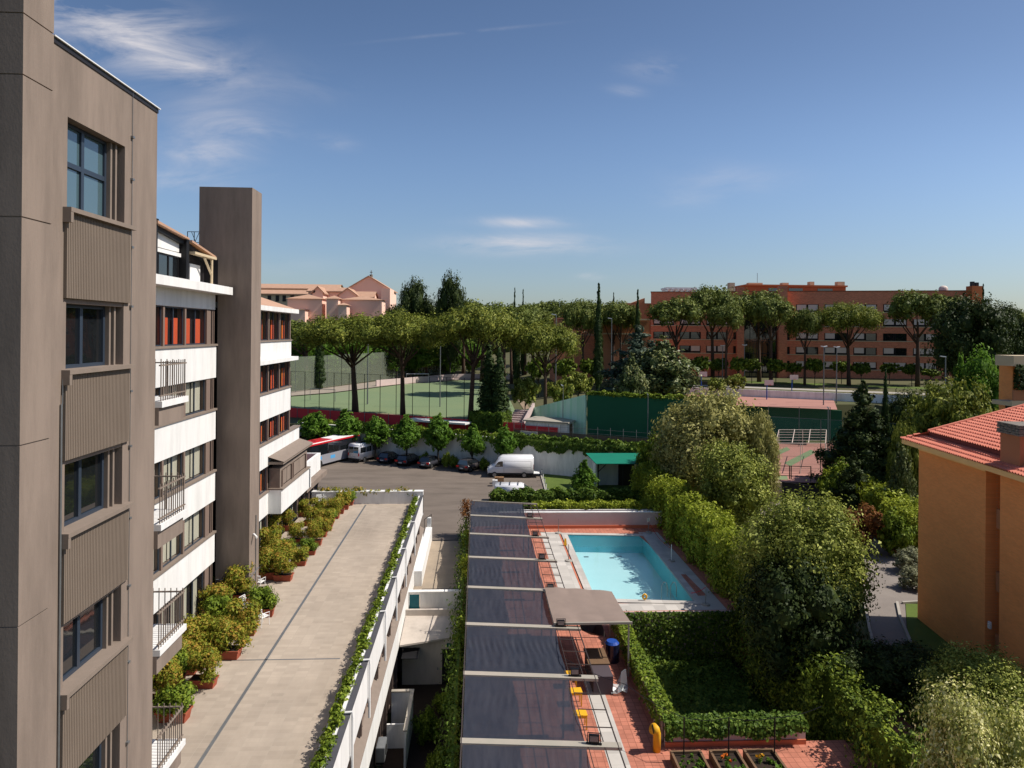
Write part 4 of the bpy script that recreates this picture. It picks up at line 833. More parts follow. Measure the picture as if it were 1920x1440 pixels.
for pts in [[(1682, 1131), (1688, 1160), (1707, 1205)], [(1622, 1133), (1630, 1180), (1644, 1235)], [(1692, 1132), (1740, 1129)], [(1560, 948), (1600, 985), (1640, 1016), (1700, 1058), (1735, 1075)]]:
    q = [P(*p, z=0) for p in pts]
    for a, b in zip(q, q[1:]): kb.wall(a, b, 0, .14, .16)
S('kerb_edge', kb, M['kerb'])
# ---------------------------------------------------------------- long red brick building in the distance
BL = Vector((XY(1220, 171), 171, 0)); BR = Vector((XY(1822, 152), 152, 0)); bl = (BR-BL).length; th = math.atan2(BR.y-BL.y, BR.x-BL.x)
zb0 = 7.6; ztop = P(1440, 547, Y=164).z; MF = rotz_mat((BL.x, BL.y, 0), th)
fb_ = T('brick_building', 'long red brick building with rows of shuttered windows beyond the pines', 'building', (BL.x+bl/2, 170, zb0))
MB(MF).box(0, bl, .5, 16, zb0-2, ztop-.05).build('inner_wall', M['frame_k'], fb_)
n_b = 10; bw = (bl-8)/n_b; rows_z = [ztop-5.0-k*3.42 for k in range(5)]   # sill heights
wm_ = MB(MF); wm_.box(0, bl, 0, .5, ztop-3.1, ztop)
for k, zs in enumerate(rows_z):
    top = ztop-3.1 if k == 0 else rows_z[k-1]
    if k: wm_.box(0, bl, 0, .5, zs+1.85, top-.05)
wm_.box(0, bl, 0, .5, zb0-2, rows_z[-1])
xb = []; x = 0
for k in range(n_b+1): xb.append(k*bw+(8 if k >= 4 else 0))
for k, x in enumerate(xb):
    for j, zs in enumerate(rows_z): wm_.box(x-.65 if k else 0, x+.65 if k < n_b else x, .003, .5, zs, (ztop-3.1 if j == 0 else zs+1.85))
wm_.build('wall', M['brick'], fb_)
for zs in rows_z: MB(MF).box(0, bl, -.12, -.001, zs-.12, zs+.06).build('ledge', M['cream'], fb_)
MB(MF).box(-.1, bl+.1, -.15, 16, ztop, ztop+.15).build('coping', mk('dark_red_coping', (.22, .08, .06), None), fb_)
rw = random.Random(4); nst = MB(MF); cnt = 0
for j, zs in enumerate(rows_z):
    for k in range(n_b):
        if k == 3: continue
        x0, x1 = xb[k]+.65, (xb[k+1] if k != 3 else xb[k]+bw)-.65
        for q in range(2):
            a = x0+(x1-x0)*(.5*q)+.12; b = x0+(x1-x0)*(.5*(q+1))-.12; z1 = zs+1.8
            opn = (j >= 2 and j < 4 and rw.random() < .42)
            wf = MB(MF).box(a, b, .06, .12, zs+.12, zs+.2).box(a, a+.1, .06, .12, zs+.2, z1).box(b-.1, b, .06, .12, zs+.2, z1).build('window', M['frame_k'], fb_)
            if opn: MB(MF).poly([(a+.1, .15, zs+.2), (b-.1, .15, zs+.2), (b-.1, .15, z1), (a+.1, .15, z1)]).build('pane', M['glass'], wf)
            else: MB(MF).box(a+.1, b-.1, .08, .11, zs+(.5 if j else .45), z1).build('shutter', M['shut'], wf)
# glazed stair bay with brick piers
sx_ = xb[3]+bw*.2; tb = MB(MF); tb.box(sx_, sx_+1.6, -2.5, 0, zb0-2, ztop+1.0); tb.box(sx_+9.5, sx_+11.4, -2.8, 0, zb0-2, ztop+1.2); tb.build('stair_pier', M['brick'], fb_)
MB(MF).box(sx_+1.6, sx_+9.5, -.8, -.3, zb0-2, ztop-1).build('stair_glazing', M['glass'], fb_)
sg_ = MB(MF)
for k in range(6): xg = sx_+1.6+k*1.5; sg_.box(xg, xg+.12, -.95, -.8, zb0-2, ztop-1)
for k in range(7): zg = zb0+k*3; sg_.box(sx_+1.6, sx_+9.5, -.98, -.8, zg, zg+.15)
sg_.build('stair_mullion', M['frame_k'], fb_)
# lower left wings of the brick building
lw = T('brick_wing', 'lower sunlit wing left of the long red brick building', 'building', (XY(1110, 165), 165, zb0))
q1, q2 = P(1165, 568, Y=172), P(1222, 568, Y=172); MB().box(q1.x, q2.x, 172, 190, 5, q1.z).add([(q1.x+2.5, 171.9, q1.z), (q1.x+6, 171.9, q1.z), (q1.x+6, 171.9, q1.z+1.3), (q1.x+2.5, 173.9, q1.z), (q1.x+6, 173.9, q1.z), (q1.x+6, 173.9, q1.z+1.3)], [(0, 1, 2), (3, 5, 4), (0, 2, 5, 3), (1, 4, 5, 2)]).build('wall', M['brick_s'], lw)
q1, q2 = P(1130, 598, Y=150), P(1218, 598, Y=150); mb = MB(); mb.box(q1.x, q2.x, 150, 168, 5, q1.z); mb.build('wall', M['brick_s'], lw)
MB().box(q1.x, q2.x, 149.8, 149.97, q1.z-3.4, q1.z-3.1).box(q1.x, q2.x, 149.8, 149.97, q1.z-.2, q1.z+.1).build('ledge', M['cream'], lw)
gym = T('brick_hall', 'dark brick hall with a pale arched strip behind the pine tree', 'building', (XY(1085, 165), 158, 5))
q1, q2 = P(1046, 598, Y=158), P(1118, 598, Y=158); MB().box(q1.x, q2.x, 158, 175, 3, q1.z).build('wall', M['brick'], gym); MB().box(q1.x-.2, q2.x, 157.8, 175.2, q1.z+.01, q1.z+.25).build('roof', M['rtile2'], gym)
mb = MB()
for k in range(7): mb.tube([(q2.x-1-k*1.6+math.cos(t_)*.7, 157.9, q1.z-3.6+.7*math.sin(t_)) for t_ in [0, .6, 1.2, 1.9, 2.5, 3.14]], .09, 4)
mb.box(q2.x-12, q2.x, 157.85, 157.98, q1.z-3.75, q1.z-3.6); mb.build('arched_strip', M['cream'], gym)
# things on the roofs
def onroof(px0, px1, pyt, Y, dep, m, name, label, cat, group=None, pyb=550):
    a, b = P(px0, pyt, Y=Y), P(px1, pyt, Y=Y); c = P(px0, pyb, Y=Y); return ONE(name, MB().box(a.x, b.x, Y, Y+dep, c.z-.3, a.z), m, label, cat, group)
orb = T('penthouse', 'bright orange rooftop storey above the long red brick building', 'penthouse', (XY(1500, 176), 176, ztop))
a, b = P(1400, 536, Y=174), P(1586, 536, Y=174); MB().box(a.x, b.x, 174, 182, ztop-1, a.z).build('wall', M['orange'], orb); MB().box(a.x-.3, b.x+.3, 173.6, 182.3, a.z, a.z+.4).build('roof', M['orange'], orb)
for px0, px1 in ((1478, 1504), (1532, 1560), (1440, 1462)): a1, b1 = XY(px0, 174), XY(px1, 174); MB().box(a1, b1, 173.9, 173.97, ztop+.3, a.z-.5).build('window', M['glass'], orb)
for k, (px0, px1, pt) in enumerate([(1467, 1479, 530), (1519, 1527, 528), (1571, 1584, 528), (1404, 1430, 530), (1368, 1378, 530)]):
    cm = onroof(px0, px1, pt, 176, 1.6, M['cream'], 'chimney', ['cream double chimney on the orange rooftop storey, left of its middle', 'slim cream chimney in the middle of the orange rooftop storey', 'cream chimney pair at the right end of the orange rooftop storey', 'wide cream rooftop block left of the orange storey, carrying a thin aerial', 'cream chimney showing above the pine at the left end of the brick building roof'][k], 'chimney', 'cream rooftop chimneys', pyb=545)
q = P(1420, 512, Y=176.5); ONE('aerial', MB().tube([(q.x, 176.5, P(1420, 532, Y=176.5).z), (q.x, 176.5, q.z)], .06, 4), M['metal_g'], 'thin aerial standing on the wide cream rooftop block', 'aerial')
rc = T('roof_terrace_frame', 'white slatted rooftop canopy at the left end of the brick building', 'canopy', (XY(1277, 174), 174, ztop))
a, b = P(1252, 544, Y=172), P(1302, 544, Y=172); mb = MB()
for k in range(6): xg = a.x+(b.x-a.x)*k/5; mb.box(xg-.12, xg+.12, 172, 172.3, ztop-.2, a.z); mb.box(xg-.12, xg+.12, 172, 177, a.z, a.z+.25)
for k in range(5): mb.box(a.x-.4, b.x+.8, 172.2+k*1.1, 172.7+k*1.1, a.z+.25, a.z+.75)
mb.build('frame', M['metal_w'], rc); MB().box(a.x, b.x, 174.5, 176, ztop-.2, a.z-.1).build('back_wall', M['brick'], rc)
dm = ONE('roof_dome', MB().cyl((XY(1768, 158), 158, ztop-.5), 1.0, 1.3, 16).ball((XY(1768, 158), 158, ztop+.8), 1.0, 1.0, .8, 16, 8), M['shut'], 'small round domed turret on the roof near the right end of the brick building', 'turret')
ct = T('chimney_stack', 'orange chimney stack with two dark pots at the right end of the brick building', 'chimney', (XY(1838, 150), 150, 18))
a, b = P(1823, 536, Y=150), P(1843, 536, Y=150); MB().box(a.x, b.x, 150, 152, 12, a.z).build('stack', M['orange'], ct); 
for dx in (.3, 1.3): MB().box(a.x+dx, a.x+dx+.65, 150.5, 151.2, a.z, a.z+1.1-.2*dx).build('pot', M['frame_k'], ct)
# ---------------------------------------------------------------- church and convent on the left horizon
chh = T('church', 'salmon pink church with tiled roofs and a tall gabled block on the left horizon', 'church', (XY(640, 225), 225, 8))
def gable(par, px0, px1, pye, pyr, Y, dep, wallm, roofm=M['rtile'], zb=6, along='x', ov=.5):
    a, b = P(px0, pye, Y=Y), P(px1, pye, Y=Y); r_ = P(px0, pyr, Y=Y).z; ze = (a.z+b.z)/2; x0, x1 = a.x, b.x
    w_ = MB(); w_.box(x0, x1, Y, Y+dep, zb, ze); rf_ = MB()
    if along == 'y':   # ridge runs away from the viewer: gable faces us
        xm = (x0+x1)/2; w_.add([(x0, Y, ze), (x1, Y, ze), (xm, Y, r_), (x0, Y+dep, ze), (x1, Y+dep, ze), (xm, Y+dep, r_)], [(0, 1, 2), (3, 5, 4)])
        for s, e in ((x0-ov, -1), (x1+ov, 1)): rf_.add([(s, Y-ov, ze-.2), (xm, Y-ov, r_+.15), (xm, Y+dep+ov, r_+.15), (s, Y+dep+ov, ze-.2), (s, Y-ov, ze-.55), (xm, Y-ov, r_-.2), (xm, Y+dep+ov, r_-.2), (s, Y+dep+ov, ze-.55)], [(0, 1, 2, 3), (4, 7, 6, 5), (0, 4, 5, 1), (3, 2, 6, 7), (0, 3, 7, 4)])
    elif along == 'x':
        ym = Y+dep/2
        for s in (Y-ov, Y+dep+ov): rf_.add([(x0-ov, s, ze-.2), (x1+ov, s, ze-.2), (x1+ov, ym, r_), (x0-ov, ym, r_)], [(0, 1, 2, 3)])
        w_.add([(x0, Y, ze), (x0, Y+dep, ze), (x0, ym, r_), (x1, Y, ze), (x1, Y+dep, ze), (x1, ym, r_)], [(0, 2, 1), (3, 4, 5)])
        rf_.box(x0-ov, x1+ov, Y-ov-.1, Y-ov, ze-.5, ze-.15)
    else:   # hip
        c = ((x0+x1)/2, Y+dep/2); q = [(x0-ov, Y-ov, ze), (x1+ov, Y-ov, ze), (x1+ov, Y+dep+ov, ze), (x0-ov, Y+dep+ov, ze)]
        rf_.add(q+[(c[0], c[1], r_)], [(0, 1, 4), (1, 2, 4), (2, 3, 4), (3, 0, 4), (0, 3, 2, 1)])
    w_.build('wall', wallm, par); rf_.build('roof', roofm, par)
gable(chh, 651, 731, 541, 517, 232, 18, M['pink'], along='y')
gable(chh, 578, 650, 545, 537, 224, 8, M['pink'], along='x'); gable(chh, 586, 606, 548, 537, 218, 10, M['pink'], along='y')
gable(chh, 636, 668, 552, 540, 219, 10, M['pink'], along='y'); gable(chh, 663, 700, 556, 545, 222, 8, M['pink'], along='x')
gable(chh, 539, 604, 560, 550, 208, 9, M['pink'], along='hip'); gable(chh, 612, 634, 560, 553, 206, 6, M['pink'], along='hip')
gable(chh, 640, 716, 562, 553, 210, 8, M['pink'], along='hip'); gable(chh, 634, 650, 572, 567, 203, 5, M['pink'], along='hip'); gable(chh, 520, 572, 580, 578, 204, 6, M['pink'], along='hip')
xx0 = XY(714, 222); MB().box(xx0, XY(731, 222), 221.5, 232, 6, P(720, 541, Y=222).z).build('wall', M['pink'], chh)
q = P(696, 517, Y=240); MB().cyl((q.x, 240, q.z-1), .55, 1.4, 8).box(q.x-.1, q.x+.1, 239.9, 240.1, q.z+.4, q.z+1.9).box(q.x-.45, q.x+.45, 239.9, 240.1, q.z+1.1, q.z+1.3).build('cross', M['slate'], chh)
q = P(588, 548, Y=217.8); MB().cyl((q.x, 217.75, q.z+.3), .5, .2, 10, 'y').build('round_window', M['frame_k'], chh)
cv = T('convent', 'long cream convent with terracotta roofs behind the pink church', 'convent', (XY(540, 250), 250, 8))
gable(cv, 440, 632, 540, 529, 262, 14, M['cream'], along='x', roofm=M['rtile']); gable(cv, 430, 600, 550, 541, 250, 10, M['cream'], along='x', roofm=M['rtile'])
wq = MB()
for px in (505, 520, 533, 548): q = P(px, 558, Y=249.9); MB().box(q.x-.6, q.x+.6, 249.8, 249.95, q.z-1.4, q.z+.8).build('window', M['frame_k'], cv)
# ---------------------------------------------------------------- retaining wall, red screen, sports ground
def onS(px, s, dz=0):   # ground point on the oblique line Y+.5X=s at photo column px
    d = P(px, 650, Y=100)-Vector((0, 0, CAMZ)); k = d.x/d.y; Y = s/(1+.5*k); return Vector((k*Y, Y, gz(k*Y, Y)+dz))
g = np.random.default_rng(31)
rt = T('retaining_wall', 'long white retaining wall behind the parked cars, ivy hanging over its top', 'wall', tuple(onS(860, 93)))
a, b = onS(560, 93), onS(1310, 93); MB().wall(a, b, -.3, 4.15, .35).build('wall', M['greywall'], rt)
MB().wall(a, b, 4.152, 4.25, .45).build('coping', M['greywall'], rt)
a, b = onS(965, 92.7), onS(1310, 92.7); vs = [ivy_face(a, b, 2.6, 4.35, 5200, .26, g, .12, .75)]
a2, b2 = onS(640, 92.6), onS(965, 92.6); vs.append(ivy_face(a2, b2, 3.2, 4.4, 1600, .3, g, .15, .6))
k = np.concatenate(vs)-np.array(list(off(rt))); mesh_np('hanging_ivy', k, len(k)//4, 4, L['ivy'], rt)
hedge('hedge', 'trimmed hedge running along the top of the white retaining wall', 'hedge', [onS(570, 94.0), onS(960, 94.0)], .9, 3.9, 4.55, 6000, .3, L['hedge'], 41, lumpy=.3)
hedge('hedge', 'low creeping hedge on the wall top right of the white van', 'hedge', [onS(960, 93.6), onS(1240, 93.6)], 1.0, 4.0, 4.7, 4000, .3, L['ivy'], 42, lumpy=.3)
rs = T('red_screen_fence', 'long dark red fabric screen fence along the edge of the sports ground', 'fence', tuple(onS(800, 100)))
a, b = onS(500, 100), onS(1035, 100); MB().wall(a, b, 3.9, 5.45, .05).build('screen', M['red'], rs)
for k in range(24): q = a.lerp(b, k/23); MB().tube([(q.x, q.y-.08, 3.8), (q.x, q.y-.08, 5.6)], .04, 5).build('post', M['metal_g'], rs)
bn = MB(); a, b = onS(770, 98.6), onS(880, 98.6); bn.wall(a, b, 5.0, 5.25, 2.2); ONE('long_awning', bn, M['white'], 'long white awning roof seen between the parking trees in front of the red screen', 'awning')
hutq = onS(1045, 98.5); hh = T('changing_hut', 'small flat roofed pale hut beside the end of the red screen', 'hut', tuple(hutq))
th_ = -math.atan(.5); MH = rotz_mat((hutq.x, hutq.y, 3.9), th_); MB(MH).box(-4.6, 1.5, 0, 4, -.1, 2.1).build('wall', M['greywall'], hh); MB(MH).box(-4.9, 1.8, -.3, 4.3, 2.12, 2.3).build('roof', M['beam'], hh)
MB(MH).box(-4.7, .2, -.15, -.08, .1, 1.5).build('red_panel', M['red'], hh); MB(MH).box(1.5, 1.54, 1, 2.2, 0, 1.9).build('door', M['wood'], hh)
ff = T('wire_fence', 'low post and wire fence with brown mesh on top of the white retaining wall', 'fence', tuple(onS(1080, 95.2)))
a, b = onS(965, 95.2), onS(1245, 95.2)
for k in range(13): q = a.lerp(b, k/12); MB().tube([(q.x, q.y, 3.8), (q.x, q.y, 6.2)], .035, 5).build('post', M['metal_g'], ff)
for h in (5.35, 5.9): MB().tube([(a.x, a.y, h), (b.x, b.y, h)], .02, 4).build('wire', M['metal_g'], ff); MB().wall(a, b, 3.9, 5.2, .03).build('mesh', netm('brown_net', (.22, .17, .13), 1, 1, .25), ff)
sgn = onS(993, 94.9); ONE('notice_board', MB().wall((sgn.x-1.1, sgn.y+.5), (sgn.x+1.1, sgn.y-.6), 4.1, 5.1, .05), M['shut'], 'blank pale notice board fixed to the low brown mesh fence', 'sign')
# practice walls
gw = T('practice_wall', 'tall green practice wall with pale streaked side wall', 'wall', tuple(onS(1103, 100.5)))
c0 = onS(1103, 100.6); e0 = P(978, 772, Y=106); d0 = onS(1370, 100.6)
MB().wall((e0.x, e0.y), (c0.x-.25, c0.y), 3.8, 6.2, .3, zb1=9.9).build('side_wall', M['green_l'], gw)
MB().wall((c0.x, c0.y), (d0.x, d0.y), 3.8, 10.0, .4).build('main_wall', M['green_d'], gw)
ra, rb = P(1385, 756, Y=109.5), P(1578, 770, Y=107); MB().wall((ra.x, 109.5), (rb.x, 107), 1.3, ra.z, .4, zb1=rb.z).build('far_wall', M['green_d'], gw)
S('court', sheet([P(1418, 903, z=1.5), P(1590, 906, z=1.5), P(1620, 832, z=1.5), P(1395, 828, z=1.5)]), M['court'])
S('court_green_zone', MB().poly([P(*q, z=1.52) for q in [(1440, 852), (1475, 838), (1482, 843), (1448, 858)]]).poly([P(*q, z=1.52) for q in [(1470, 868), (1520, 843), (1530, 848), (1482, 874)]]).poly([P(*q, z=1.52) for q in [(1445, 893), (1475, 892), (1478, 899), (1445, 900)]]), M['turf'])
rg = hedge('grass_edge', 'tufty green grass growing along the top of the dark green wall', 'grass', [(c0.x, c0.y), (d0.x, d0.y)], .8, 9.9, 10.25, 3000, .3, L['hedge'], 43)
# field
S('sports_field', sheet([onS(520, 108, .05), onS(968, 108, .05)]+[P(px, py, z=4.55) for px, py in [(975, 727), (930, 712), (880, 712), (760, 720), (620, 737), (520, 745)]]), M['turf'])
S('dirt_strip', sheet([onS(500, 104.2, .04), onS(1000, 104.2, .04), onS(1000, 107.9, .04), onS(500, 107.9, .04)]), M['earth'])
S('dirt_bank', sheet([P(965, 742, z=4.7), P(1100, 730, z=4.9), P(1105, 748, z=4.9), P(985, 772, z=4.7)]), M['earth'])
S('field_path', sheet([P(px, py, z=4.75) for px, py in [(520, 744), (620, 736), (760, 719), (900, 707), (900, 700), (760, 708), (600, 728), (520, 737)]]), mk('pale_path', (.42, .36, .29), (.36, .3, .24), .5))
lwl = T('low_wall', 'low cream wall in the sun at the far edge of the green sports field', 'wall', (-20, 180, 4.5))
mb = MB(); pts = [P(px, py, z=4.6) for px, py in [(705, 725), (770, 719), (850, 712), (910, 711), (970, 714)]]
for a, b in zip(pts, pts[1:]): mb.wall(a, b, 4.3, 6.2, .3)
mb.build('wall', M['mauve'], lwl)
def netfence(name, label, pts, h, post_every, mnet, postm, r=.05, net=True, zoff=0):
    t = T(name, label, 'fence', tuple(pts[0])); nb_ = MB()
    for a, b in zip(pts, pts[1:]):
        k = max(1, int((b-a).length/post_every))
        for i in range(k+1): q = a.lerp(b, i/k); MB().tube([(q.x, q.y, q.z-.2), (q.x, q.y, q.z+h)], r, 4).build('post', postm, t)
        MB().tube([a+Vector((0, 0, h)), b+Vector((0, 0, h))], r*.5, 4).build('top_wire', postm, t)
        nb_.add([a+Vector((0, 0, zoff)), b+Vector((0, 0, zoff)), b+Vector((0, 0, h)), a+Vector((0, 0, h))], [(0, 1, 2, 3)])
    if net: nb_.build('net', mnet, t)
    return t
netfence('net_fence', 'tall dark post fence along the near side of the green sports field', [onS(520, 106.6), onS(905, 106.6)], 6.6, 3.0, netm('thin_green_net', (.1, .14, .09), 1, 1, .93), M['metal_k'], .065)
netfence('net_fence', 'tall grey green net fence along the far side of the sports field', [P(px, py, z=5.0) for px, py in [(520, 738), (640, 722), (760, 706), (850, 700)]], 7.5, 6, M['net_g'], M['metal_g'], .07)
hedge('hedge', 'dark hedge behind the net at the far side of the sports field', 'hedge', [P(px, py, z=5.2)+Vector((0, 2.5, 0)) for px, py in [(520, 731), (640, 716), (760, 703), (860, 697)]], 2.5, 5, 8.4, 5000, .7, L['dark'], 44)
netfence('net_fence', 'tall teal net fence round the pink basketball court', [onS(1440, 104), onS(1760, 104)], 6.5, 5, M['net_t'], M['metal_g'], .06)
netfence('net_fence', 'see-through net fence behind the bowling court at the right', [P(1440, 836, z=1.5), P(1556, 838, z=1.5)], 6.0, 3.5, netm('thin_green_net2', (.08, .2, .13), 1, 1, .86), M['metal_g'], .05)
# basketball courts
S('basketball_court', sheet([P(1255, 737, z=7.0), P(1360, 741, z=7.0), P(1350, 752, z=7.0), P(1240, 748, z=7.0)]).poly([tuple(P(*q, z=7.0)) for q in [(1385, 741), (1560, 741), (1570, 768), (1380, 760)]]), M['court'])
S('upper_wall', MB().wall(onS(1240, 147), onS(1900, 147), 6, 8.3, .3), M['greywall'])
S('upper_lawn', sheet([onS(1250, 150, .25), onS(1900, 150, .25), onS(1900, 178, .15), onS(1250, 178, .15)]), M['grass'])
S('upper_path', sheet([onS(1250, 158, .5), onS(1900, 158, .5), onS(1900, 160, .5), onS(1250, 160, .5)]), M['kerb'])
def hoop(px, py, Y, label, h=4.2):
    p = P(px, py, Y=Y); t = T('basketball_hoop', label, 'basketball hoop', (p.x, Y, p.z-3.2), 'basketball hoops')
    MB().box(p.x-.8, p.x+.8, Y, Y+.05, p.z-.4, p.z+.5).build('backboard', M['mauve'], t); MB().tube([(p.x, Y+.9, p.z-3.4), (p.x, Y+.9, p.z-.4), (p.x, Y+.05, p.z)], .09, 6).build('post', M['blue'], t)
    MB().tube([(p.x+.23*math.cos(a_), Y-.3+.23*math.sin(a_), p.z-.3) for a_ in np.linspace(0, 6.28, 10)], .02, 4).build('ring', M['red_l'], t)
hoop(1318, 702, 124, 'basketball hoop with white backboard right of the big magnolia'); hoop(1489, 708, 124, 'basketball hoop with white backboard in front of the lawn below the brick building')
hoop(1442, 718, 116, 'basketball hoop at the middle of the pink court')
# training frame pergola on the bowling court
bf = T('metal_pergola', 'open steel frame over the bowling lanes in front of the green wall', 'frame', tuple(P(1500, 870, z=1.5)))
mb = MB(); c4 = [P(1454, 888, z=1.5), P(1547, 888, z=1.5), P(1549, 856, z=1.5), P(1460, 856, z=1.5)]
for q in c4+[c4[0].lerp(c4[1], .5), c4[3].lerp(c4[2], .5), c4[0].lerp(c4[3], .5), c4[1].lerp(c4[2], .5)]: mb.tube([q, q+Vector((0, 0, 3.7))], .045, 5)
for i in range(4): mb.tube([c4[i]+Vector((0, 0, 3.7)), c4[(i+1) % 4]+Vector((0, 0, 3.7))], .04, 5)
for t in (.2, .4, .6, .8): mb.tube([c4[0].lerp(c4[3], t)+Vector((0, 0, 3.7)), c4[1].lerp(c4[2], t)+Vector((0, 0, 3.7))], .03, 5)
for t in (.33, .66): mb.tube([c4[0].lerp(c4[1], t)+Vector((0, 0, 3.75)), c4[3].lerp(c4[2], t)+Vector((0, 0, 3.75))], .05, 5)
mb.build('frame', M['shut'], bf)
bg_ = T('black_fence', 'black metal barred gate frame in front of the bowling court', 'fence', tuple(P(1480, 905, z=2)))
mb = MB(); a, b = P(1443, 903, Y=77), P(1520, 906, Y=74.5); 
for t in (0, .49, .53, 1): q = a.lerp(b, t); mb.tube([(q.x, q.y, 2.0), (q.x, q.y, q.z+1.9)], .06, 5)
for h in (0, .75, 1.85): mb.tube([a+Vector((0, 0, h)), b+Vector((0, 0, h))], .04, 5)
mb.build('bars', M['metal_k'], bg_)
q0, q1 = P(1468, 905, Y=75), P(1570, 908, Y=71.5)
sgt = T('sliding_gate', 'dark blue solid sliding gate at the top of the driveway', 'gate', (q0.x, q0.y, 0)); MB().wall((q0.x, q0.y), (q1.x, q1.y), 0, q0.z, .12).build('panel', mk('dark_blue_gate', (.012, .02, .035), (.01, .015, .028), 1, .5), sgt); MB().wall((q0.x-.02, q0.y), (q1.x, q1.y), q0.z+.002, q0.z+.1, .16).build('rail', M['metal_k'], sgt)
q2 = P(1445, 905, Y=75.5); gp = T('gate_pillar', 'cream rendered gate pillar with small openings beside the dark blue gate', 'pillar', (q2.x, 75.5, 0)); MB().box(q2.x, q0.x-.1, 75, 75.8, 0, q0.z).build('pillar', M['cream'], gp)
[MB().box(q2.x+a_, q2.x+a_+.15, 74.97, 75.0, z_, z_+.2) .build('letter_slot', M['frame_k'], gp) for a_, z_ in ((.3, .9), (.6, 1.0), (.35, .4), (.9, .5))]
S('bank_wall', MB().wall((q2.x-8, 78), (q2.x, 75.6), 0, 2.3, .3).wall((q1.x, q1.y), (q1.x+12, q1.y-6), 0, 2.3, .3), M['greywall'])
# green roofed shed
gs = T('green_roof_shed', 'open shed with bright green sloping roof at the foot of the retaining wall', 'shed', tuple(P(1150, 905, z=0)))
a, b = P(1108, 850, Y=82), P(1215, 850, Y=82); a3 = P(1117, 869, Y=78.5)
MB().slab([(a.x, 78.4, a3.z), (b.x+1, 78.4, a3.z), (b.x+1, 82.2, a.z), (a.x-.6, 82.2, a.z)], .08).build('roof', M['green_r'], gs)
MB().box(a.x+.6, b.x, 81.8, 82.1, 0, a3.z).box(a.x+.2, a.x+.4, 80, 82, 0, a3.z).build('wall', M['greywall'], gs)
MB().box(a.x+3.3, a.x+5.2, 81.6, 81.78, 0, a3.z-.3).build('door', M['frame_k'], gs)
mb = MB()
for xx_ in (a.x+.3, a.x+3.2, a.x+6.5): mb.tube([(xx_, 78.6, 0), (xx_, 78.6, a3.z-.1)], .07, 5)
mb.tube([(a.x+.3, 78.6, a3.z-1), (a.x+1.2, 78.6, a3.z-.12)], .05, 5); mb.build('post', M['metal_k'], gs)
# lamp posts
lamps = [(1456+0, 0)]
def lamp(px, pyt, Y, label, zg=None, r=.09, dbl=False, h2=.8):
    p = P(px, pyt, Y=Y); zg = gz(p.x, Y) if zg is None else zg; t = T('lamp_post', label, 'lamp post', (p.x, Y, zg), 'tall lamp posts')
    MB().tube([(p.x, Y, zg-.2), (p.x, Y, p.z)], [r*1.3, r*.8], 6).build('pole', M['metal_g'], t)
    mb = MB()
    for s in ((-1, 1) if dbl else (-1,)): mb.add([(p.x, Y-.15, p.z), (p.x+s*h2, Y-.15, p.z+.1), (p.x+s*h2, Y+.15, p.z+.1), (p.x, Y+.15, p.z), (p.x, Y-.15, p.z+.15), (p.x+s*h2, Y-.15, p.z+.25), (p.x+s*h2, Y+.15, p.z+.25), (p.x, Y+.15, p.z+.15)], [(0, 3, 2, 1), (4, 5, 6, 7), (0, 1, 5, 4), (1, 2, 6, 5), (2, 3, 7, 6), (3, 0, 4, 7)])
    mb.build('lamp_head', M['metal_w'], t)
lamp(1043, 591, 118, 'tall lamp post rising through the round topped pine by the green courts'); lamp(1147, 598, 138, 'lamp post in front of the sunlit brick wing')
lamp(690, 640, 130, 'tall lamp post between the pines at the far side of the field', r=.12); lamp(826, 627, 126, 'lamp pole standing in the middle of the sports field fence')
lamp(1355, 649, 140, 'lamp post left of the glazed stair bay', dbl=True, h2=.5); lamp(1396, 648, 140, 'lamp post right of the glazed stair bay', dbl=True, h2=.5)
lamp(1545, 651, 108, 'floodlight mast at the left post of the teal net', dbl=True, h2=.5); lamp(1569, 652, 112, 'floodlight mast right of the first teal net mast', dbl=True, h2=.5); lamp(1773, 670, 100, 'slim mast among the trees at the right of the teal net')
lamp(1056, 724, 97, 'slim white mast in front of the pale green side wall', r=.05, h2=.3); lamp(1215, 741, 88, 'slim pale mast standing in front of the dark green wall', r=.06, h2=.1); lamp(1553, 766, 84, 'white net mast at the corner of the bowling court', zg=1.4, r=.08, h2=.1)
# goal
gp0 = P(783, 717, z=4.6); gl_ = MB(); gl_.tube([gp0+Vector((-3, 0, 0)), gp0+Vector((-3, 0, 2.3)), gp0+Vector((3, 0, 2.3)), gp0+Vector((3, 0, 0))], .08, 5); ONE('football_goal', gl_, M['metal_w'], 'white football goal frame by the far low wall of the sports field', 'goal')
gp0 = P(606, 752, z=4.6); gl_ = MB(); gl_.tube([gp0+Vector((-3, 2, 0)), gp0+Vector((-3, 2, 2.3)), gp0+Vector((2.5, -1, 2.3)), gp0+Vector((2.5, -1, 0))], .06, 5); ONE('football_goal', gl_, M['metal_g'], 'grey football goal frame on the left part of the sports field', 'goal')
st_ = T('stairway', 'pale concrete stairway between the cypress hedge and the green wall', 'stairs', tuple(onS(963, 99)))
mb = MB(Matrix.Translation(P(962, 800, Y=100.5)) @ Matrix.Rotation(-math.atan(.5), 4, 'Z'))
for k in range(9): mb.box(-1.4, 1.4, k*.45, (k+1)*.45+4-k*.45, -.4, -.2+k*.28)
mb.build('steps', M['mauve'], st_); MB(Matrix.Translation(P(962, 800, Y=100.5)) @ Matrix.Rotation(-math.atan(.5), 4, 'Z')).extx([(0, 0), (4, 2.4), (4, 3.2), (0, .9)], 1.45, 1.8).build('side_wall', M['mauve'], st_)
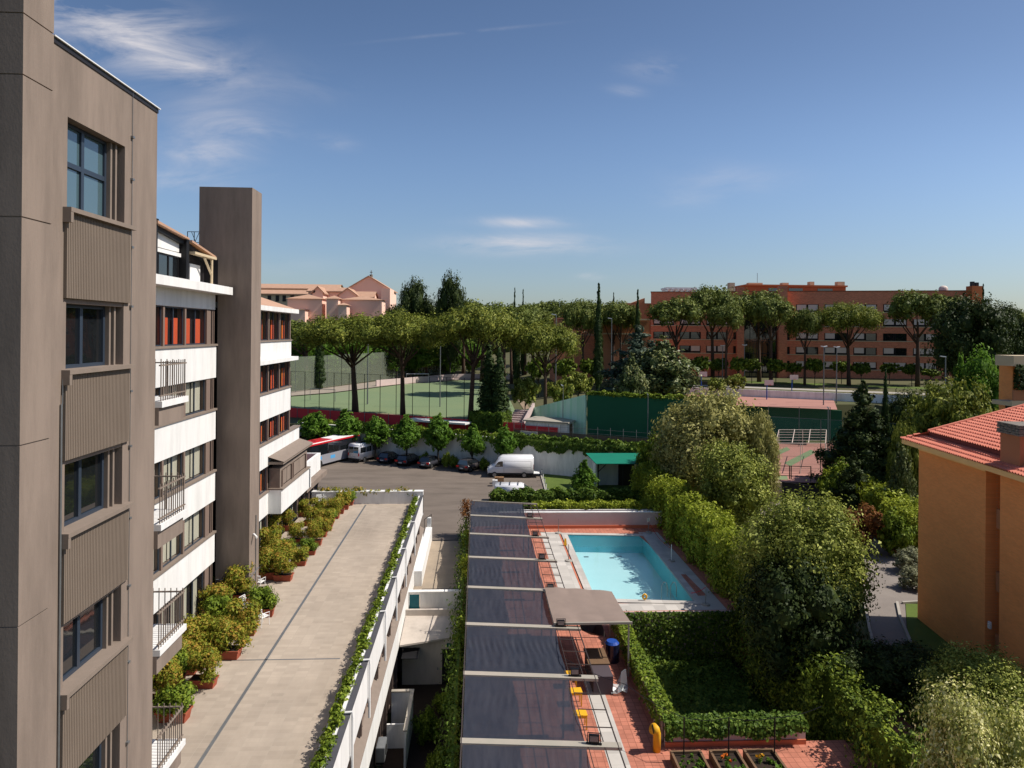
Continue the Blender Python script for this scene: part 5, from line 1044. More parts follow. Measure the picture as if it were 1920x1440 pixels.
# ---------------------------------------------------------------- vehicles
VD = Vector((.447, .894, 0)); VANG = math.atan2(.894, .447)
def wheels(t, xs_, hw, r, tw_=.2):
    for x in xs_:
        for s in (-1, 1):
            wh = MB().cyl((x, s*hw-tw_/2 if s > 0 else -hw-tw_/2+.0, r), r, tw_, 18, 'y').build('wheel', M['rubber'], t, smooth=False)
            MB().cyl((x, s*(hw+tw_/2)-.01*s-(0 if s > 0 else .01), r), r*.62, .02, 14, 'y').build('rim', M['rim'], wh)
def quadY(mb, pts, y): mb.add([(x, y, z) for x, z in pts], [tuple(range(len(pts)))])
def car(label, paint, L_=4.3, W_=1.78, H_=1.48, suv=0):
    t = T('parked_car', label, 'car', (0, 0, 0), 'cars parked along the retaining wall'); h = L_/2; w2_ = W_/2; bz = .92+.08*suv
    prof = [(-h, .35), (-h+.02, .62), (-h+.1, bz-.04), (-h+.55, bz+.03), (h-1.25, bz), (h-.35, bz-.16), (h-.04, .62), (h, .35), (h-.3, .24), (-h+.3, .24)]
    MB().extr(prof, -w2_, w2_).build('body', paint, t, bevel=.07, smooth=True)
    lo = [(-h+.28, bz), (h-1.15, bz)]; hi = [(-h+.62-.2*suv, H_-.05), (h-1.95, H_-.05)]; gw_ = w2_-.10; tw_ = w2_-.27
    cab = [(lo[0][0], -gw_, bz-.02), (lo[1][0], -gw_, bz-.02), (lo[1][0], gw_, bz-.02), (lo[0][0], gw_, bz-.02), (hi[0][0], -tw_, H_-.04), (hi[1][0], -tw_, H_-.04), (hi[1][0], tw_, H_-.04), (hi[0][0], tw_, H_-.04)]
    MB().add(cab, [(0, 3, 2, 1), (4, 5, 6, 7), (0, 1, 5, 4), (1, 2, 6, 5), (2, 3, 7, 6), (3, 0, 4, 7)]).build('windows', M['glass'], t)
    rf_ = MB(); rf_.add([(hi[0][0]-.05, -tw_-.02, H_-.05), (hi[1][0]+.05, -tw_-.02, H_-.05), (hi[1][0]+.05, tw_+.02, H_-.05), (hi[0][0]-.05, tw_+.02, H_-.05), (hi[0][0]+.08, -tw_+.1, H_+.02), (hi[1][0]-.1, -tw_+.1, H_+.02), (hi[1][0]-.1, tw_-.1, H_+.02), (hi[0][0]+.08, tw_-.1, H_+.02)], [(4, 5, 6, 7), (0, 1, 5, 4), (1, 2, 6, 5), (2, 3, 7, 6), (3, 0, 4, 7), (0, 3, 2, 1)])
    for s in (-1, 1):
        for x0, x1 in ((hi[0][0], lo[0][0]), (hi[1][0], lo[1][0])): rf_.tube([(x0, s*(tw_+.0), H_-.06), (x1, s*(gw_+.01), bz)], .045, 4)
        xm = (hi[0][0]+hi[1][0])/2; rf_.tube([(xm, s*(tw_+.01), H_-.06), (xm, s*(gw_+.01), bz)], .035, 4)
    rf_.build('roof', paint, t)
    wheels(t, (-h+.82, h-.85), w2_-.06, .32)
    for s in (-1, 1):
        MB().box(-h-.015, -h+.12, s*(w2_-.2)-.17, s*(w2_-.2)+.17, .66, .86).build('tail_light', M['red_l'], t); MB().box(h-.22, h-.02, s*(w2_-.24)-.15, s*(w2_-.24)+.15, .58, .7).build('headlight', M['lamp_l'], t)
        MB().box(h-1.55, h-1.35, s*(w2_+.08)-.08, s*(w2_+.08)+.08, bz-.02, bz+.12).build('mirror', paint, t)
    MB().box(-h-.02, -h, -.26, .26, .5, .61).build('number_plate', M['plate'], t)
    return t
def place(t, px, py, ang=VANG, z=0):
    p = P(px, py, z=z); t.location = p; t.rotation_euler = (0, 0, ang); return t
place(car('navy small car parked between the white minibus and the black car', M['car_navy'], 4.0, 1.72, 1.5), 731, 866)
place(car('black saloon parked second from the white minibus', M['car_black'], 4.5, 1.8, 1.46), 767, 870)
place(car('dark grey car with a glinting rear window, third from the white minibus', M['car_grey'], 4.3, 1.78, 1.47), 808, 874)
place(car('dark brown grey off-road style car alone left of the big white van', M['car_brown'], 4.2, 1.8, 1.6, 1), 882, 881, VANG-.12)
# minibus
mnb = T('minibus', 'white passenger minibus with dark side windows next to the coach', 'minibus', (0, 0, 0)); h = 2.95; w2_ = 1.0
MB().extr([(-h, .4), (-h+.05, 2.45), (-h+.25, 2.6), (1.4, 2.6), (1.75, 2.45), (h-.75, 1.35), (h-.1, 1.1), (h, .55), (h-.1, .35)], -w2_, w2_).build('body', M['van_w'], mnb, bevel=.09, smooth=True)
for s in (-1, 1):
    for pts in [[(a, 1.35), (b, 1.35), (b, 2.1), (a, 2.1)] for a, b in ((-2.7, -1.5), (-1.42, -.25), (-.05, 1.05))]+[[(1.15, 1.35), (2.05, 1.35), (1.6, 2.1), (1.15, 2.1)]]:
        sw = MB(); quadY(sw, pts, s*(w2_+.004)); sw.build('side_window', M['glass'], mnb)
MB().poly([(-h-.01, -.85, 1.35), (-h-.01, -.03, 1.35), (-h+.032, -.03, 2.2), (-h+.032, -.85, 2.2)]).poly([(-h-.01, .03, 1.35), (-h-.01, .85, 1.35), (-h+.032, .85, 2.2), (-h+.032, .03, 2.2)]).build('rear_window', M['glass'], mnb)
MB().poly([(1.80, -.86, 2.37), (2.2, -.9, 1.4), (2.2, .9, 1.4), (1.80, .86, 2.37)]).build('windscreen', M['glass'], mnb)
MB().box(-h-.02, -h+.3, -w2_-.01, w2_+.01, .32, .6).build('bumper', M['rubber'], mnb); MB().box(-1.8, -.6, -.4, .4, 2.6, 2.68).build('roof_hatch', M['metal_k'], mnb)
for s in (-1, 1): MB().box(-h-.02, -h, s*.88-.08, s*.88+.08, .95, 1.35).build('tail_light', M['red_l'], mnb)
MB().box(-h-.025, -h-.005, -.3, .3, .75, .87).build('number_plate', M['plate'], mnb); wheels(mnb, (-1.75, 2.0), .93, .36); MB().box(.0, .12, -1.02, -1.004, .45, 2.3).build('door_gap', M['frame_k'], mnb)
place(mnb, 688, 861, VANG-.05)
# coach
ch_ = T('coach', 'silver coach with red roof and red rear stripes parked beside the minibus', 'coach', (0, 0, 0)); h = 6.2; w2_ = 1.27
MB().extr([(-h, .35), (-h, 1.7), (h-.1, 1.7), (h, 1.2), (h, .35)], -w2_, w2_).build('lower_body', M['bus_g'], ch_, bevel=.06)
MB().extr([(-h+.02, 1.702), (-h+.15, 3.2), (h-.75, 3.2), (h-.12, 1.702)], -w2_+.02, w2_-.02).build('window_band', M['glass'], ch_)
MB().extr([(-h+.1, 3.202), (-h+.25, 3.42), (h-.9, 3.42), (h-.6, 3.202)], -w2_, w2_).build('roof', M['white'], ch_, bevel=.04)
rd = MB().extr([(-h-.03, 2.9), (-h-.02, 3.43), (-h+.3, 3.47), (-.5, 3.47), (-.5, 3.43), (-h+.3, 3.3), (-h+.14, 2.9)], -w2_+.25, w2_-.25)
for s in (-1, 1): rd.box(-h+.0, h-.9, s*(w2_+.0)-.03, s*w2_+.03, 3.15, 3.36)
rd.box(-h-.03, -h+.01, -.35, .25, 1.9, 3.1); rd.build('red_livery', M['bus_r'], ch_)
MB().box(-5.6, -4.4, -.5, .5, 3.47, 3.62).box(-3.2, -2.2, -.4, .4, 3.47, 3.55).build('roof_unit', M['bus_r'], ch_); MB().box(3.2, 4.1, -.4, .4, 3.42, 3.5).build('roof_hatch', M['metal_k'], ch_)
wheels(ch_, (-3.4, 3.9), 1.18, .5, .28)
MB().box(-1.2, -.2, -w2_-.006, -w2_-.002, .9, 1.35).box(-3.8, -3.0, -w2_-.006, -w2_-.002, 1.1, 1.5).build('side_logo', mk('blue_decal', (.1, .4, .75), None), ch_); MB().box(3.4, 4.5, -w2_-.006, -w2_-.002, 1.25, 1.62).build('side_logo', M['bus_r'], ch_)
for s in (-1, 1): MB().box(-h-.02, -h+.02, s*1.1-.1, s*1.1+.1, .8, 1.5).build('tail_light', M['red_l'], ch_)
p = P(612, 874, z=0); p2 = VD*6.2; ch_.location = (p.x+VD.x*2.0-1.1, p.y+VD.y*2.0+.55, 0); ch_.rotation_euler = (0, 0, VANG)
wb = T('coach', 'white coach behind the hotel corner, only its roof end showing', 'coach', (0, 0, 0))
MB().extr([(-5.5, .35), (-5.4, 3.3), (5.0, 3.3), (5.5, 1.4), (5.5, .35)], -1.25, 1.25).build('body', M['van_w'], wb, bevel=.12, smooth=True)
for s in (-1, 1): sw = MB(); quadY(sw, [(-5.2, 1.6), (4.9, 1.6), (4.6, 2.7), (-5.2, 2.7)], s*1.256); sw.build('side_window', M['glass'], wb)
wheels(wb, (-3.2, 3.3), 1.16, .5, .28); place(wb, 566, 846)
# big white van seen from its left side
bv = T('cargo_van', 'large white high roofed cargo van with open tail ramp facing left', 'van', (0, 0, 0)); h = 2.95; w2_ = 1.0
MB().extr([(-h, .45), (-h, 2.5), (-h+.15, 2.68), (1.0, 2.68), (1.5, 2.45), (2.05, 1.62), (h-.35, 1.28), (h-.08, 1.05), (h, .5), (h-.1, .4)], -w2_, w2_).build('body', M['van_w'], bv, bevel=.09, smooth=True)
for s in (-1, 1): sw = MB(); quadY(sw, [(.95, 1.4), (2.0, 1.4), (1.55, 2.0), (1.2, 2.08), (.95, 2.08)], s*(w2_+.004)); sw.build('side_window', M['glass'], bv)
MB().poly([(1.60, -.84, 2.36), (2.06, -.88, 1.70), (2.06, .88, 1.70), (1.60, .84, 2.36)]).build('windscreen', M['glass'], bv)
sk = MB()
for s in (-1, 1): sk.box(-h+.05, h-.15, s*(w2_+.005)-.012, s*(w2_+.005)+.012, .42, .62)
sk.box(h-.1, h+.03, -.95, .95, .4, .7); sk.build('lower_trim', M['metal_k'], bv)
sm_ = mk('seam_grey', (.32, .32, .35), None)
for s in (-1, 1):
    for a, b, c, d_ in ((-2.6, .75, 1.35, 1.38), (-2.6, .75, 2.1, 2.13), (.8, .83, .65, 2.2), (-2.62, -2.59, .9, 2.1)): MB().box(a, b, s*(w2_+.002)-.004, s*(w2_+.002)+.004, c, d_).build('panel_seam', sm_, bv)
wheels(bv, (-1.75, 2.0), .93, .37); MB().box(-h-.75, -h, -.85, .85, .5, .56).build('tail_ramp', M['metal_w'], bv); 
for s in (-1, 1): MB().box(h-.3, h-.02, s*.8-.16, s*.8+.16, .85, 1.08).build('headlight', M['lamp_l'], bv); MB().box(-h-.01, -h+.05, s*.94-.06, s*.94+.06, 1.1, 1.7).build('tail_light', M['red_l'], bv)
p = P(957, 893, z=0); bv.location = p; bv.rotation_euler = (0, 0, math.pi-.06)
# small white van
sv = T('small_van', 'small white van with roof bars behind the dark hedge, facing right', 'van', (0, 0, 0)); h = 2.35; w2_ = .9
MB().extr([(-h, .4), (-h, 1.75), (-h+.12, 1.9), (.7, 1.9), (1.5, 1.25), (h-.15, 1.0), (h, .5), (h-.1, .35)], -w2_, w2_).build('body', M['van_w'], sv, bevel=.09, smooth=True)
for s in (-1, 1): sw = MB(); quadY(sw, [(.35, 1.15), (1.35, 1.15), (.8, 1.68), (.35, 1.72)], s*(w2_+.004)); sw.build('side_window', M['glass'], sv)
MB().poly([(.83, -.74, 1.80), (1.42, -.8, 1.33), (1.42, .8, 1.33), (.83, .74, 1.80)]).build('windscreen', M['glass'], sv)
for x in (-1.7, -.7, .2): MB().box(x-.03, x+.03, -.8, .8, 1.98, 2.03).box(x-.03, x+.03, -.8, -.76, 1.9, 1.98).box(x-.03, x+.03, .76, .8, 1.9, 1.98).build('roof_bar', M['metal_k'], sv)
wheels(sv, (-1.4, 1.5), .83, .31)
for s in (-1, 1): MB().box(h-.3, h-.03, s*.7-.14, s*.7+.14, .75, .92).build('headlight', M['lamp_l'], sv)
p = P(968, 940, z=0); sv.location = p; sv.rotation_euler = (0, 0, -.08)
def carton(px, py, w_, h_, m, label): p = P(px, py, z=0); b = T('carton', label, 'box', (p.x, p.y, 0)); MB().box(p.x-w_/2, p.x+w_/2, p.y-.3, p.y+.3, 0, h_).build('box_body', m, b); MB().box(p.x-w_/2-.01, p.x, p.y-.33, p.y-.31, h_, h_+.03).box(p.x-w_/2, p.x+w_/2, p.y-.03, p.y+.03, h_+.001, h_+.01).build('flap', m, b)
carton(936, 906, 1.1, .75, mk('cardboard', (.42, .24, .12), (.35, .2, .1), 3), 'brown cardboard box on the ground between the two white vans'); carton(928, 911, .6, .7, M['white'], 'white box on the ground at the rear of the small van')
bo = MB()
for k in range(6): q = P(1014, 886, z=0).lerp(P(1027, 932, z=0), k/5); 
gr0 = None
for k in range(6):
    q = P(1013.5, 884, z=0).lerp(P(1027, 930, z=0), k/5); lb = 'short white bollard on the lawn kerb, '+['the farthest, by the van tail ramp', 'second from the big van', 'third from the big van', 'fourth from the big van', 'second nearest the dark hedge', 'the nearest, beside the dark hedge'][k]
    if gr0 is None: gr0 = T('bollard', lb, 'bollard', tuple(q), 'white bollards along the lawn'); MB().cyl((q.x, q.y, 0), .06, .8, 8).build('post', M['white'], gr0); MB().cyl((q.x, q.y, .8), .08, .06, 8).build('cap', M['metal_g'], gr0)
    else: dup(gr0, (q.x, q.y, 0), label=lb)
# ---------------------------------------------------------------- pool furniture
def stanch(px, py, label, h=1.35, m=M['metal_g'], sign=None):
    p = P(px, py, z=.01); t = T('stanchion', label, 'stanchion', tuple(p), 'posts round the pool')
    MB().cyl((p.x, p.y, .0), .3, .1, 16, r2=.26).build('base', M['kerb'], t); MB().tube([(p.x, p.y, .1), (p.x, p.y, h)], .028, 6).build('pole', m, t)
    if sign: MB().box(p.x-.12, p.x+.12, p.y-.02, p.y+.02, h-.35, h).build('sign', sign, t)
    return p
s1 = stanch(1047, 1000, 'slim post with a heavy base at the far left corner of the pool'); s2 = stanch(1066, 1052, 'slim post with a heavy base on the white deck left of the pool')
s3 = stanch(1216, 999, 'post with a small sign at the far right corner of the pool', sign=M['shut']); s4 = stanch(1259, 1052, 'white post with a round base halfway down the right side of the pool', m=M['metal_w']); s5 = stanch(1323, 1134, 'post with a round base at the near right corner of the pool')
rp = MB()
for a, b in ((s3, s4), ):
    rp.tube([a.lerp(b, t)+Vector((0, 0, 1.0-.35*math.sin(math.pi*t))) for t in np.linspace(0, 1, 8)], .02, 4)
ONE('barrier_rope', rp, M['red_l'], 'red rope slung from the far right pool post along the deck', 'rope')
rp = MB(); e_ = P(1296, 1112, z=.6); rp.tube([s5.lerp(e_, t)+Vector((0, 0, 1.2*(1-t)-.1*math.sin(math.pi*t))) for t in np.linspace(0, 1, 6)], .02, 4); ONE('barrier_rope', rp, M['red_l'], 'short red rope from the near right pool post to the ladder', 'rope')
ldr = T('pool_ladder', 'chrome ladder rails at the near right corner of the pool', 'ladder', tuple(P(1253, 1118, z=0)))
for k, px in enumerate((1247, 1264)):
    p = P(px, 1115, z=-.2); MB().tube([(p.x-.25, p.y, -.9), (p.x-.25, p.y, .45), (p.x-.1, p.y-.05, .72), (p.x+.05, p.y-.1, .7), (p.x+.12, p.y-.15, .35), (p.x+.12, p.y-.15, -.3)], .028, 8).build('rail', M['rim'], ldr)
q = P(1209, 1126, z=.05); ONE('life_ring', MB().tube([(q.x+.13*math.cos(a_), q.y+.05, .3+.16*math.sin(a_)) for a_ in np.linspace(0, 6.28, 13)], .07, 6), M['yellow'], 'yellow float lying at the near edge of the pool', 'float')
q = P(1060, 1022, z=.05); ONE('wet_floor_sign', MB().add([(q.x-.12, q.y-.12, .05), (q.x+.12, q.y-.12, .05), (q.x+.08, q.y, .62), (q.x-.08, q.y, .62), (q.x-.12, q.y+.12, .05), (q.x+.12, q.y+.12, .05)], [(0, 1, 2, 3), (4, 3, 2, 5), (0, 3, 4), (1, 5, 2)]), M['yellow'], 'small yellow folding floor sign left of the pool', 'sign')
# under and beside the pergola
def ychair(p, label, rz=0):
    t = T('yellow_table', label, 'table', (0, 0, 0), 'yellow plastic tables under the pergola edge')
    MB().box(-.32, .32, -.26, .26, .66, .70).build('table_top', M['yellow'], t, bevel=.01)
    for a in (-1, 1):
        for b in (-1, 1): MB().box(a*.27-.025, a*.27+.025, b*.21-.025, b*.21+.025, 0, .66).build('leg', M['yellow'], t)
    MB().box(-.28, .28, -.23, -.2, .55, .66).build('apron', M['yellow'], t); t.location = p; t.rotation_euler = (0, 0, rz); return t
ychair((5.0, 35.3, 0), 'yellow table mostly hidden under the shade cloth edge, the farthest of three'); ychair((5.0, 33.6, 0), 'yellow table at the edge of the shade cloth, the middle one of three', .05); ychair((4.93, 31.6, 0), 'yellow table at the edge of the shade cloth, the nearest of three', .03)
bc = T('bar_counter', 'brown topped dark bar counter beyond the near end of the taupe awning', 'counter', (6.4, 36, 0)); MB().box(6.05, 7.05, 34.4, 37.3, 0, .93).build('counter', mk('mauve_counter', (.09, .07, .08), None), bc); MB().box(5.98, 7.12, 35.6, 37.4, .932, 1.0).build('counter_top', M['wood'], bc)
bn = T('barrel', 'dark barrel with a blue and white lid under the corner of the awning', 'barrel', (7.7, 38, 0)); MB().cyl((7.7, 38, 0), .42, 1.0, 16).build('drum', M['car_navy'], bn); MB().cyl((7.7, 38, 1.0), .4, .12, 16, r2=.3).build('lid', M['blue'], bn)
pl_ = MB(); rr_ = random.Random(8); vs_ = [(7.0+u*.8+rr_.uniform(-.08, .08), 34.3+v*.8+rr_.uniform(-.08, .08), .05+rr_.uniform(0, .35)+(.7 if u > .7 and v > .6 else 0)) for v in (0, .25, .5, .75, 1) for u in (0, .25, .5, .75, 1)]
pl_.add(vs_, [(j*5+i, j*5+i+1, (j+1)*5+i+1, (j+1)*5+i) for j in range(4) for i in range(4)]); ONE('plastic_sheet', pl_, glassm('clear_plastic', (.4, .45, .45), .25, .3), 'crumpled clear plastic sheet on the floor beside the bar counter', 'plastic sheet')
tp = MB(); tp.add([(5.9, 37.6, 1.9), (7.3, 37.6, 1.5), (7.3, 39.6, 1.7), (5.9, 39.6, 2.1), (6.6, 38.6, 1.2)], [(0, 1, 4), (1, 2, 4), (2, 3, 4), (3, 0, 4)]); ONE('tarpaulin', tp, mk('brown_tarp', (.12, .09, .08), None), 'brown tarpaulin bundled under the near edge of the taupe awning', 'tarpaulin')
cw = T('air_vent', 'yellow curved vent cowl on the paving at the corner of the ivy wall', 'vent', (8.05, 30.0, 0)); MB().tube([(8.05, 29.7, 0), (8.05, 29.7, .78), (7.98, 29.66, .95), (7.86, 29.6, 1.05)], [.17, .17, .2, .24], 16).build('tube', M['yellow'], cw, smooth=True); MB().cyl((7.82, 29.56, 1.06), .19, .01, 16, 'x').build('mouth', M['rubber'], cw)
for k, (x0, x1, lb) in enumerate([(8.45, 9.8, 'wooden flower box with low green plants, leftmost of the three at the bottom edge'), (10.15, 11.4, 'wooden flower box with an orange flower, middle of the three at the bottom edge'), (11.65, 13.0, 'wooden flower box with yellow and orange flowers, rightmost at the bottom edge')]):
    t = T('flower_box', lb, 'flower box', (x0, 27.6, 0), 'flower boxes at the bottom edge'); mb = MB(); mb.box(x0, x1, 28.95, 29.05, 0, .42).box(x0, x1, 26.4, 26.5, 0, .42).box(x0, x0+.1, 26.5, 28.95, 0, .42).box(x1-.1, x1, 26.5, 28.95, 0, .42); mb.build('box_side', M['wood'], t); MB().box(x0+.1, x1-.1, 26.5, 28.95, 0, .3).build('soil', M['soil'], t)
    g = np.random.default_rng(60+k); v = lump_leaves([((x0+x1)/2, 27.8, .3, .55, 1.1, .2)], 900, .1, g)-np.array([x0, 27.6, 0]); mesh_np('plants', v, len(v)//4, 4, L['lime'], t)
    if k: v = lump_leaves([(x0+.5, 28.3, .5, .2, .22, .1)], 120, .1, g)-np.array([x0, 27.6, 0]); mesh_np('flowers', v, len(v)//4, 4, mk('orange_petals', (.8, .2, .02), None) if k == 1 else M['yellow'], t)
for k, px in enumerate((1282, 1366, 1452)):
    p = P(px, 1430, z=0); t = T('cable_post', 'thin black post carrying the string cable, '+['leftmost', 'middle one', 'rightmost'][k]+' of the three at the bottom edge', 'post', tuple(p), 'thin posts with string cables')
    MB().tube([tuple(p), (p.x, p.y, 1.95)], .03, 6).build('pole', M['metal_k'], t); MB().cyl((p.x, p.y, 0), .14, .03, 10).build('foot', M['metal_k'], t)
cbm = MB(); pts = [(4.35, 32.3, 2.85), (6.9, 31, 2.3)]+[(P(px, 1430, z=0).x, P(px, 1430, z=0).y, 1.93) for px in (1282, 1366, 1452)]+[(15.4, 29.5, 1.95)]
for a, b in zip(pts, pts[1:]): cbm.tube([Vector(a).lerp(Vector(b), t)-Vector((0, 0, .12*math.sin(math.pi*t))) for t in np.linspace(0, 1, 7)], .014, 4)
ONE('cable', cbm, M['metal_k'], 'black cable strung from the pergola along the three thin posts', 'cable')
# white chairs on the roof terrace
def wchair():
    t = T('terrace_chair', '', 'chair', (0, 0, 0), 'white chairs among the terrace planters'); MB().box(-.22, .22, -.22, .22, .43, .46).build('seat', M['metal_w'], t)
    for a in (-1, 1):
        MB().tube([(a*.23, -.23, 0), (a*.21, -.21, .44)], .016, 5).build('leg', M['metal_w'], t); MB().tube([(a*.24, .27, 0), (a*.21, .22, .44), (a*.21, .28, .85)], .016, 5).build('leg', M['metal_w'], t); MB().tube([(a*.25, -.2, .44), (a*.26, -.2, .64), (a*.24, .25, .67)], .016, 5).build('armrest', M['metal_w'], t)
    bk = MB(); bk.tube([(-.21, .28, .85), (.21, .28, .85)], .018, 5)
    for z in (.56, .66, .76): bk.box(-.21, .21, .245, .265, z, z+.045)
    bk.build('backrest', M['metal_w'], t); return t
c0_ = None
for k, (px, py, lb, rz) in enumerate([(492, 1172, 'white terrace chair standing in the open beside a planter', 2.6), (486, 1105, 'white terrace chair at the foot of the brown tower', 2.9), (462, 1150, 'white terrace chair half hidden behind the shrubs near the tower', 1.2), (427, 1165, 'white terrace chair deep among the shrubs by the hotel glazing', .4),
        (437, 1195, 'white terrace chair behind the shrub with the second nearest planter row', 2), (560, 1010, 'white terrace chair between planters in the middle of the row', 1), (600, 948, 'white terrace chair near the far end of the planter row', .6), (590, 968, 'white terrace chair behind the fourth planter from the far end', 2.2), (612, 944, 'white terrace chair closest to the far parapet', 1.9)]):
    if c0_ is None: c0_ = wchair(); o = c0_
    else: o = dup(c0_)
    o['label'] = lb; o.location = P(px, py, z=4.0); o.rotation_euler = (0, 0, rz)
# ---------------------------------------------------------------- planters with shrubs
def pot_proto(seed, H, W_, lm):
    t = T('potted_shrub', '', 'potted shrub', (0, 0, 0), 'terracotta planters on the roof terrace'); mb = MB()
    mb.add([(-.5, -.22, 0), (.5, -.22, 0), (.5, .22, 0), (-.5, .22, 0), (-.56, -.27, .4), (.56, -.27, .4), (.56, .27, .4), (-.56, .27, .4)], [(0, 3, 2, 1), (0, 1, 5, 4), (1, 2, 6, 5), (2, 3, 7, 6), (3, 0, 4, 7)])
    mb.box(-.59, .59, -.3, -.26, .34, .41).box(-.59, .59, .26, .3, .34, .41).box(-.59, -.55, -.26, .26, .34, .41).box(.55, .59, -.26, .26, .34, .41); mb.build('planter_box', M['pot'], t); MB().box(-.54, .54, -.25, .25, .3, .37).build('soil', M['soil'], t)
    rr = random.Random(seed); g = np.random.default_rng(seed); lu = []
    for k in range(10): lu.append((rr.uniform(-.45, .45)*W_, rr.uniform(-.32, .32)*W_, .45+rr.random()**.8*(H-.75), rr.uniform(.24, .36)*W_, rr.uniform(.24, .36)*W_, rr.uniform(.2, .32)))
    v = lump_leaves(lu, 4200, .115, g, clump=.62, per=12, inner=.3); mesh_np('foliage', v, len(v)//4, 4, lm, t); s_ = MB()
    for q in lu[::2]: s_.tube([(q[0]*.2, q[1]*.2, .35), (q[0]*.6, q[1]*.6, .35+(q[2]-.35)*.6), q[:3]], [.018, .014, .006], 4)
    s_.build('stem', M['bark_g'], t); return t
pps = [pot_proto(1, 1.75, 1.15, L['phot']), pot_proto(2, 1.6, 1.2, L['phot']), pot_proto(3, 1.9, 1.1, L['phot']), pot_proto(4, 1.45, 1.0, L['hedge'])]
front = [(326, 1350), (382, 1287), (425, 1233), (457, 1190), (493, 1155), (531, 1088), (503, 1085), (560, 1060), (579, 1040), (590, 1022), (600, 1006), (610, 994), (617, 980), (625, 972), (634, 963), (643, 955), (651, 947)]
front2 = [(300, 1330), (346, 1262), (392, 1215), (414, 1175), (448, 1128), (520, 1062), (505, 1040), (541, 1040), (556, 1018), (582, 985), (598, 968), (322, 1285), (362, 1235), (408, 1148), (420, 1120), (434, 1105), (508, 1018), (536, 995), (562, 968)]
used = set()
for k, (px, py) in enumerate(front+front2):
    i = (k*7+3) % 4 if k != 4 else 3; inf = k < len(front); kk = k if inf else k-len(front)
    if inf: lb = 'terracotta planter with reddish shrub in the outer terrace row, %s from the near end' % ORD[kk]
    else:
        where = 'near part, this side of the brown tower' if px < 470 else ('part just beyond the brown tower' if px < 545 else 'far part near the roof balcony'); lb = 'shrub planter crowded against the hotel glazing, %s of the inner row from the near end' % ORD[sorted(range(len(front2)), key=lambda i_: -front2[i_][1]).index(kk)]
    gname = 'terracotta planters on the roof terrace' if inf else 'planters of the inner row'
    p = P(px, py, z=4.0); s = rnd.uniform(.86, 1.1)*(.84 if px > 540 else 1)
    if i not in used: used.add(i); o = pps[i]; o.location = p; o.rotation_euler = (0, 0, rnd.uniform(-.08, .08)); o.scale = (s, s, s*rnd.uniform(.9, 1.1)); o['label'] = lb; o['group'] = gname
    else: dup(pps[i], p, rnd.uniform(-.08, .08)+(math.pi if rnd.random() < .5 else 0), (s, s, s*rnd.uniform(.9, 1.12)), lb, gname)
# trailing plants in the parapet trough
tp_ = None; gp_ = 'trailing plants in the parapet trough'
g = np.random.default_rng(77); protoT = []
for k in range(3):
    lu = [(rnd.uniform(-.09, .09), j*.28-.7, .12+rnd.uniform(0, .1), .24, .26, .17) for j in range(6)]; v = lump_leaves(lu, 1100, .12, g, clump=.7, per=10, rand=1); protoT.append(mesh_np('trough_plant', v, len(v)//4, 4, L['hedge']))
for k in range(25):
    o = protoT[k] if k < 3 else protoT[k % 3].copy()
    if k >= 3: C.objects.link(o)
    y = 9+k*1.95; o.location = (-4.87+rnd.uniform(-.02, .02), y, 4.42); o.scale = (rnd.uniform(.9, 1.1), rnd.uniform(.85, 1.1), rnd.uniform(.8, 1.2)); tag(o, 'green trailing plant in the parapet trough, %s from the near end' % ORD[k], 'plant', gp_)
v = lump_leaves([(x, 57.5+rnd.uniform(-.1, .1), 5.1+rnd.uniform(-.25, .05), .5, .25, .2) for x in np.arange(-12.6, -5.2, .9)], 1300, .16, g, clump=.8, per=9); tag(mesh_np('climbing_plant', v, len(v)//4, 4, L['phot']), 'sparse climbing plant trailing over the far parapet of the roof terrace', 'plant')
# ---------------------------------------------------------------- hedges
hedge('hedge', 'tall loose hedge along the right side of the pool', 'hedge', [(18.5, 44), (18.6, 54), (18.3, 66), (17.8, 72)], 1.9, 0, 4.0, 42000, .21, L['hedge_y'], 51, lumpy=.7, wob=.75)
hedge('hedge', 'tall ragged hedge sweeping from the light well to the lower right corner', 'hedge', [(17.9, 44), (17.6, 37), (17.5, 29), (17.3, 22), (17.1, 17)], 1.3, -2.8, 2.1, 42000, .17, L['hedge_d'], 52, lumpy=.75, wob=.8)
hedge('hedge', 'dark leafy hedge between the small white van and the pool garden', 'hedge', [(1.8, 70.6), (9, 70.8), (17.5, 70.5)], 1.5, 0, 1.8, 16000, .24, L['ivy'], 53, lumpy=.35, wob=.4)
hedge('hedge', 'bright green clipped hedge just beyond the mauve pool wall', 'hedge', [(5.6, 66.2), (12, 66.3), (17.6, 66.2)], 1.3, 0, 1.75, 11000, .2, L['hedge_y'], 54, lumpy=.2)
S('pool_garden_wall', MB().box(4.0, 17.5, 65.3, 65.45, 0, 1.35), M['greywall'])
hedge('climbing_hedge', 'thin line of climbing plants along the left side of the pergola', 'climber', [(-.85, 61.8), (-.8, 50), (-.85, 36), (-.8, 16)], .5, -2.6, 1.9, 16000, .17, L['ivy'], 55, lumpy=.5, wob=.5)
g = np.random.default_rng(81)
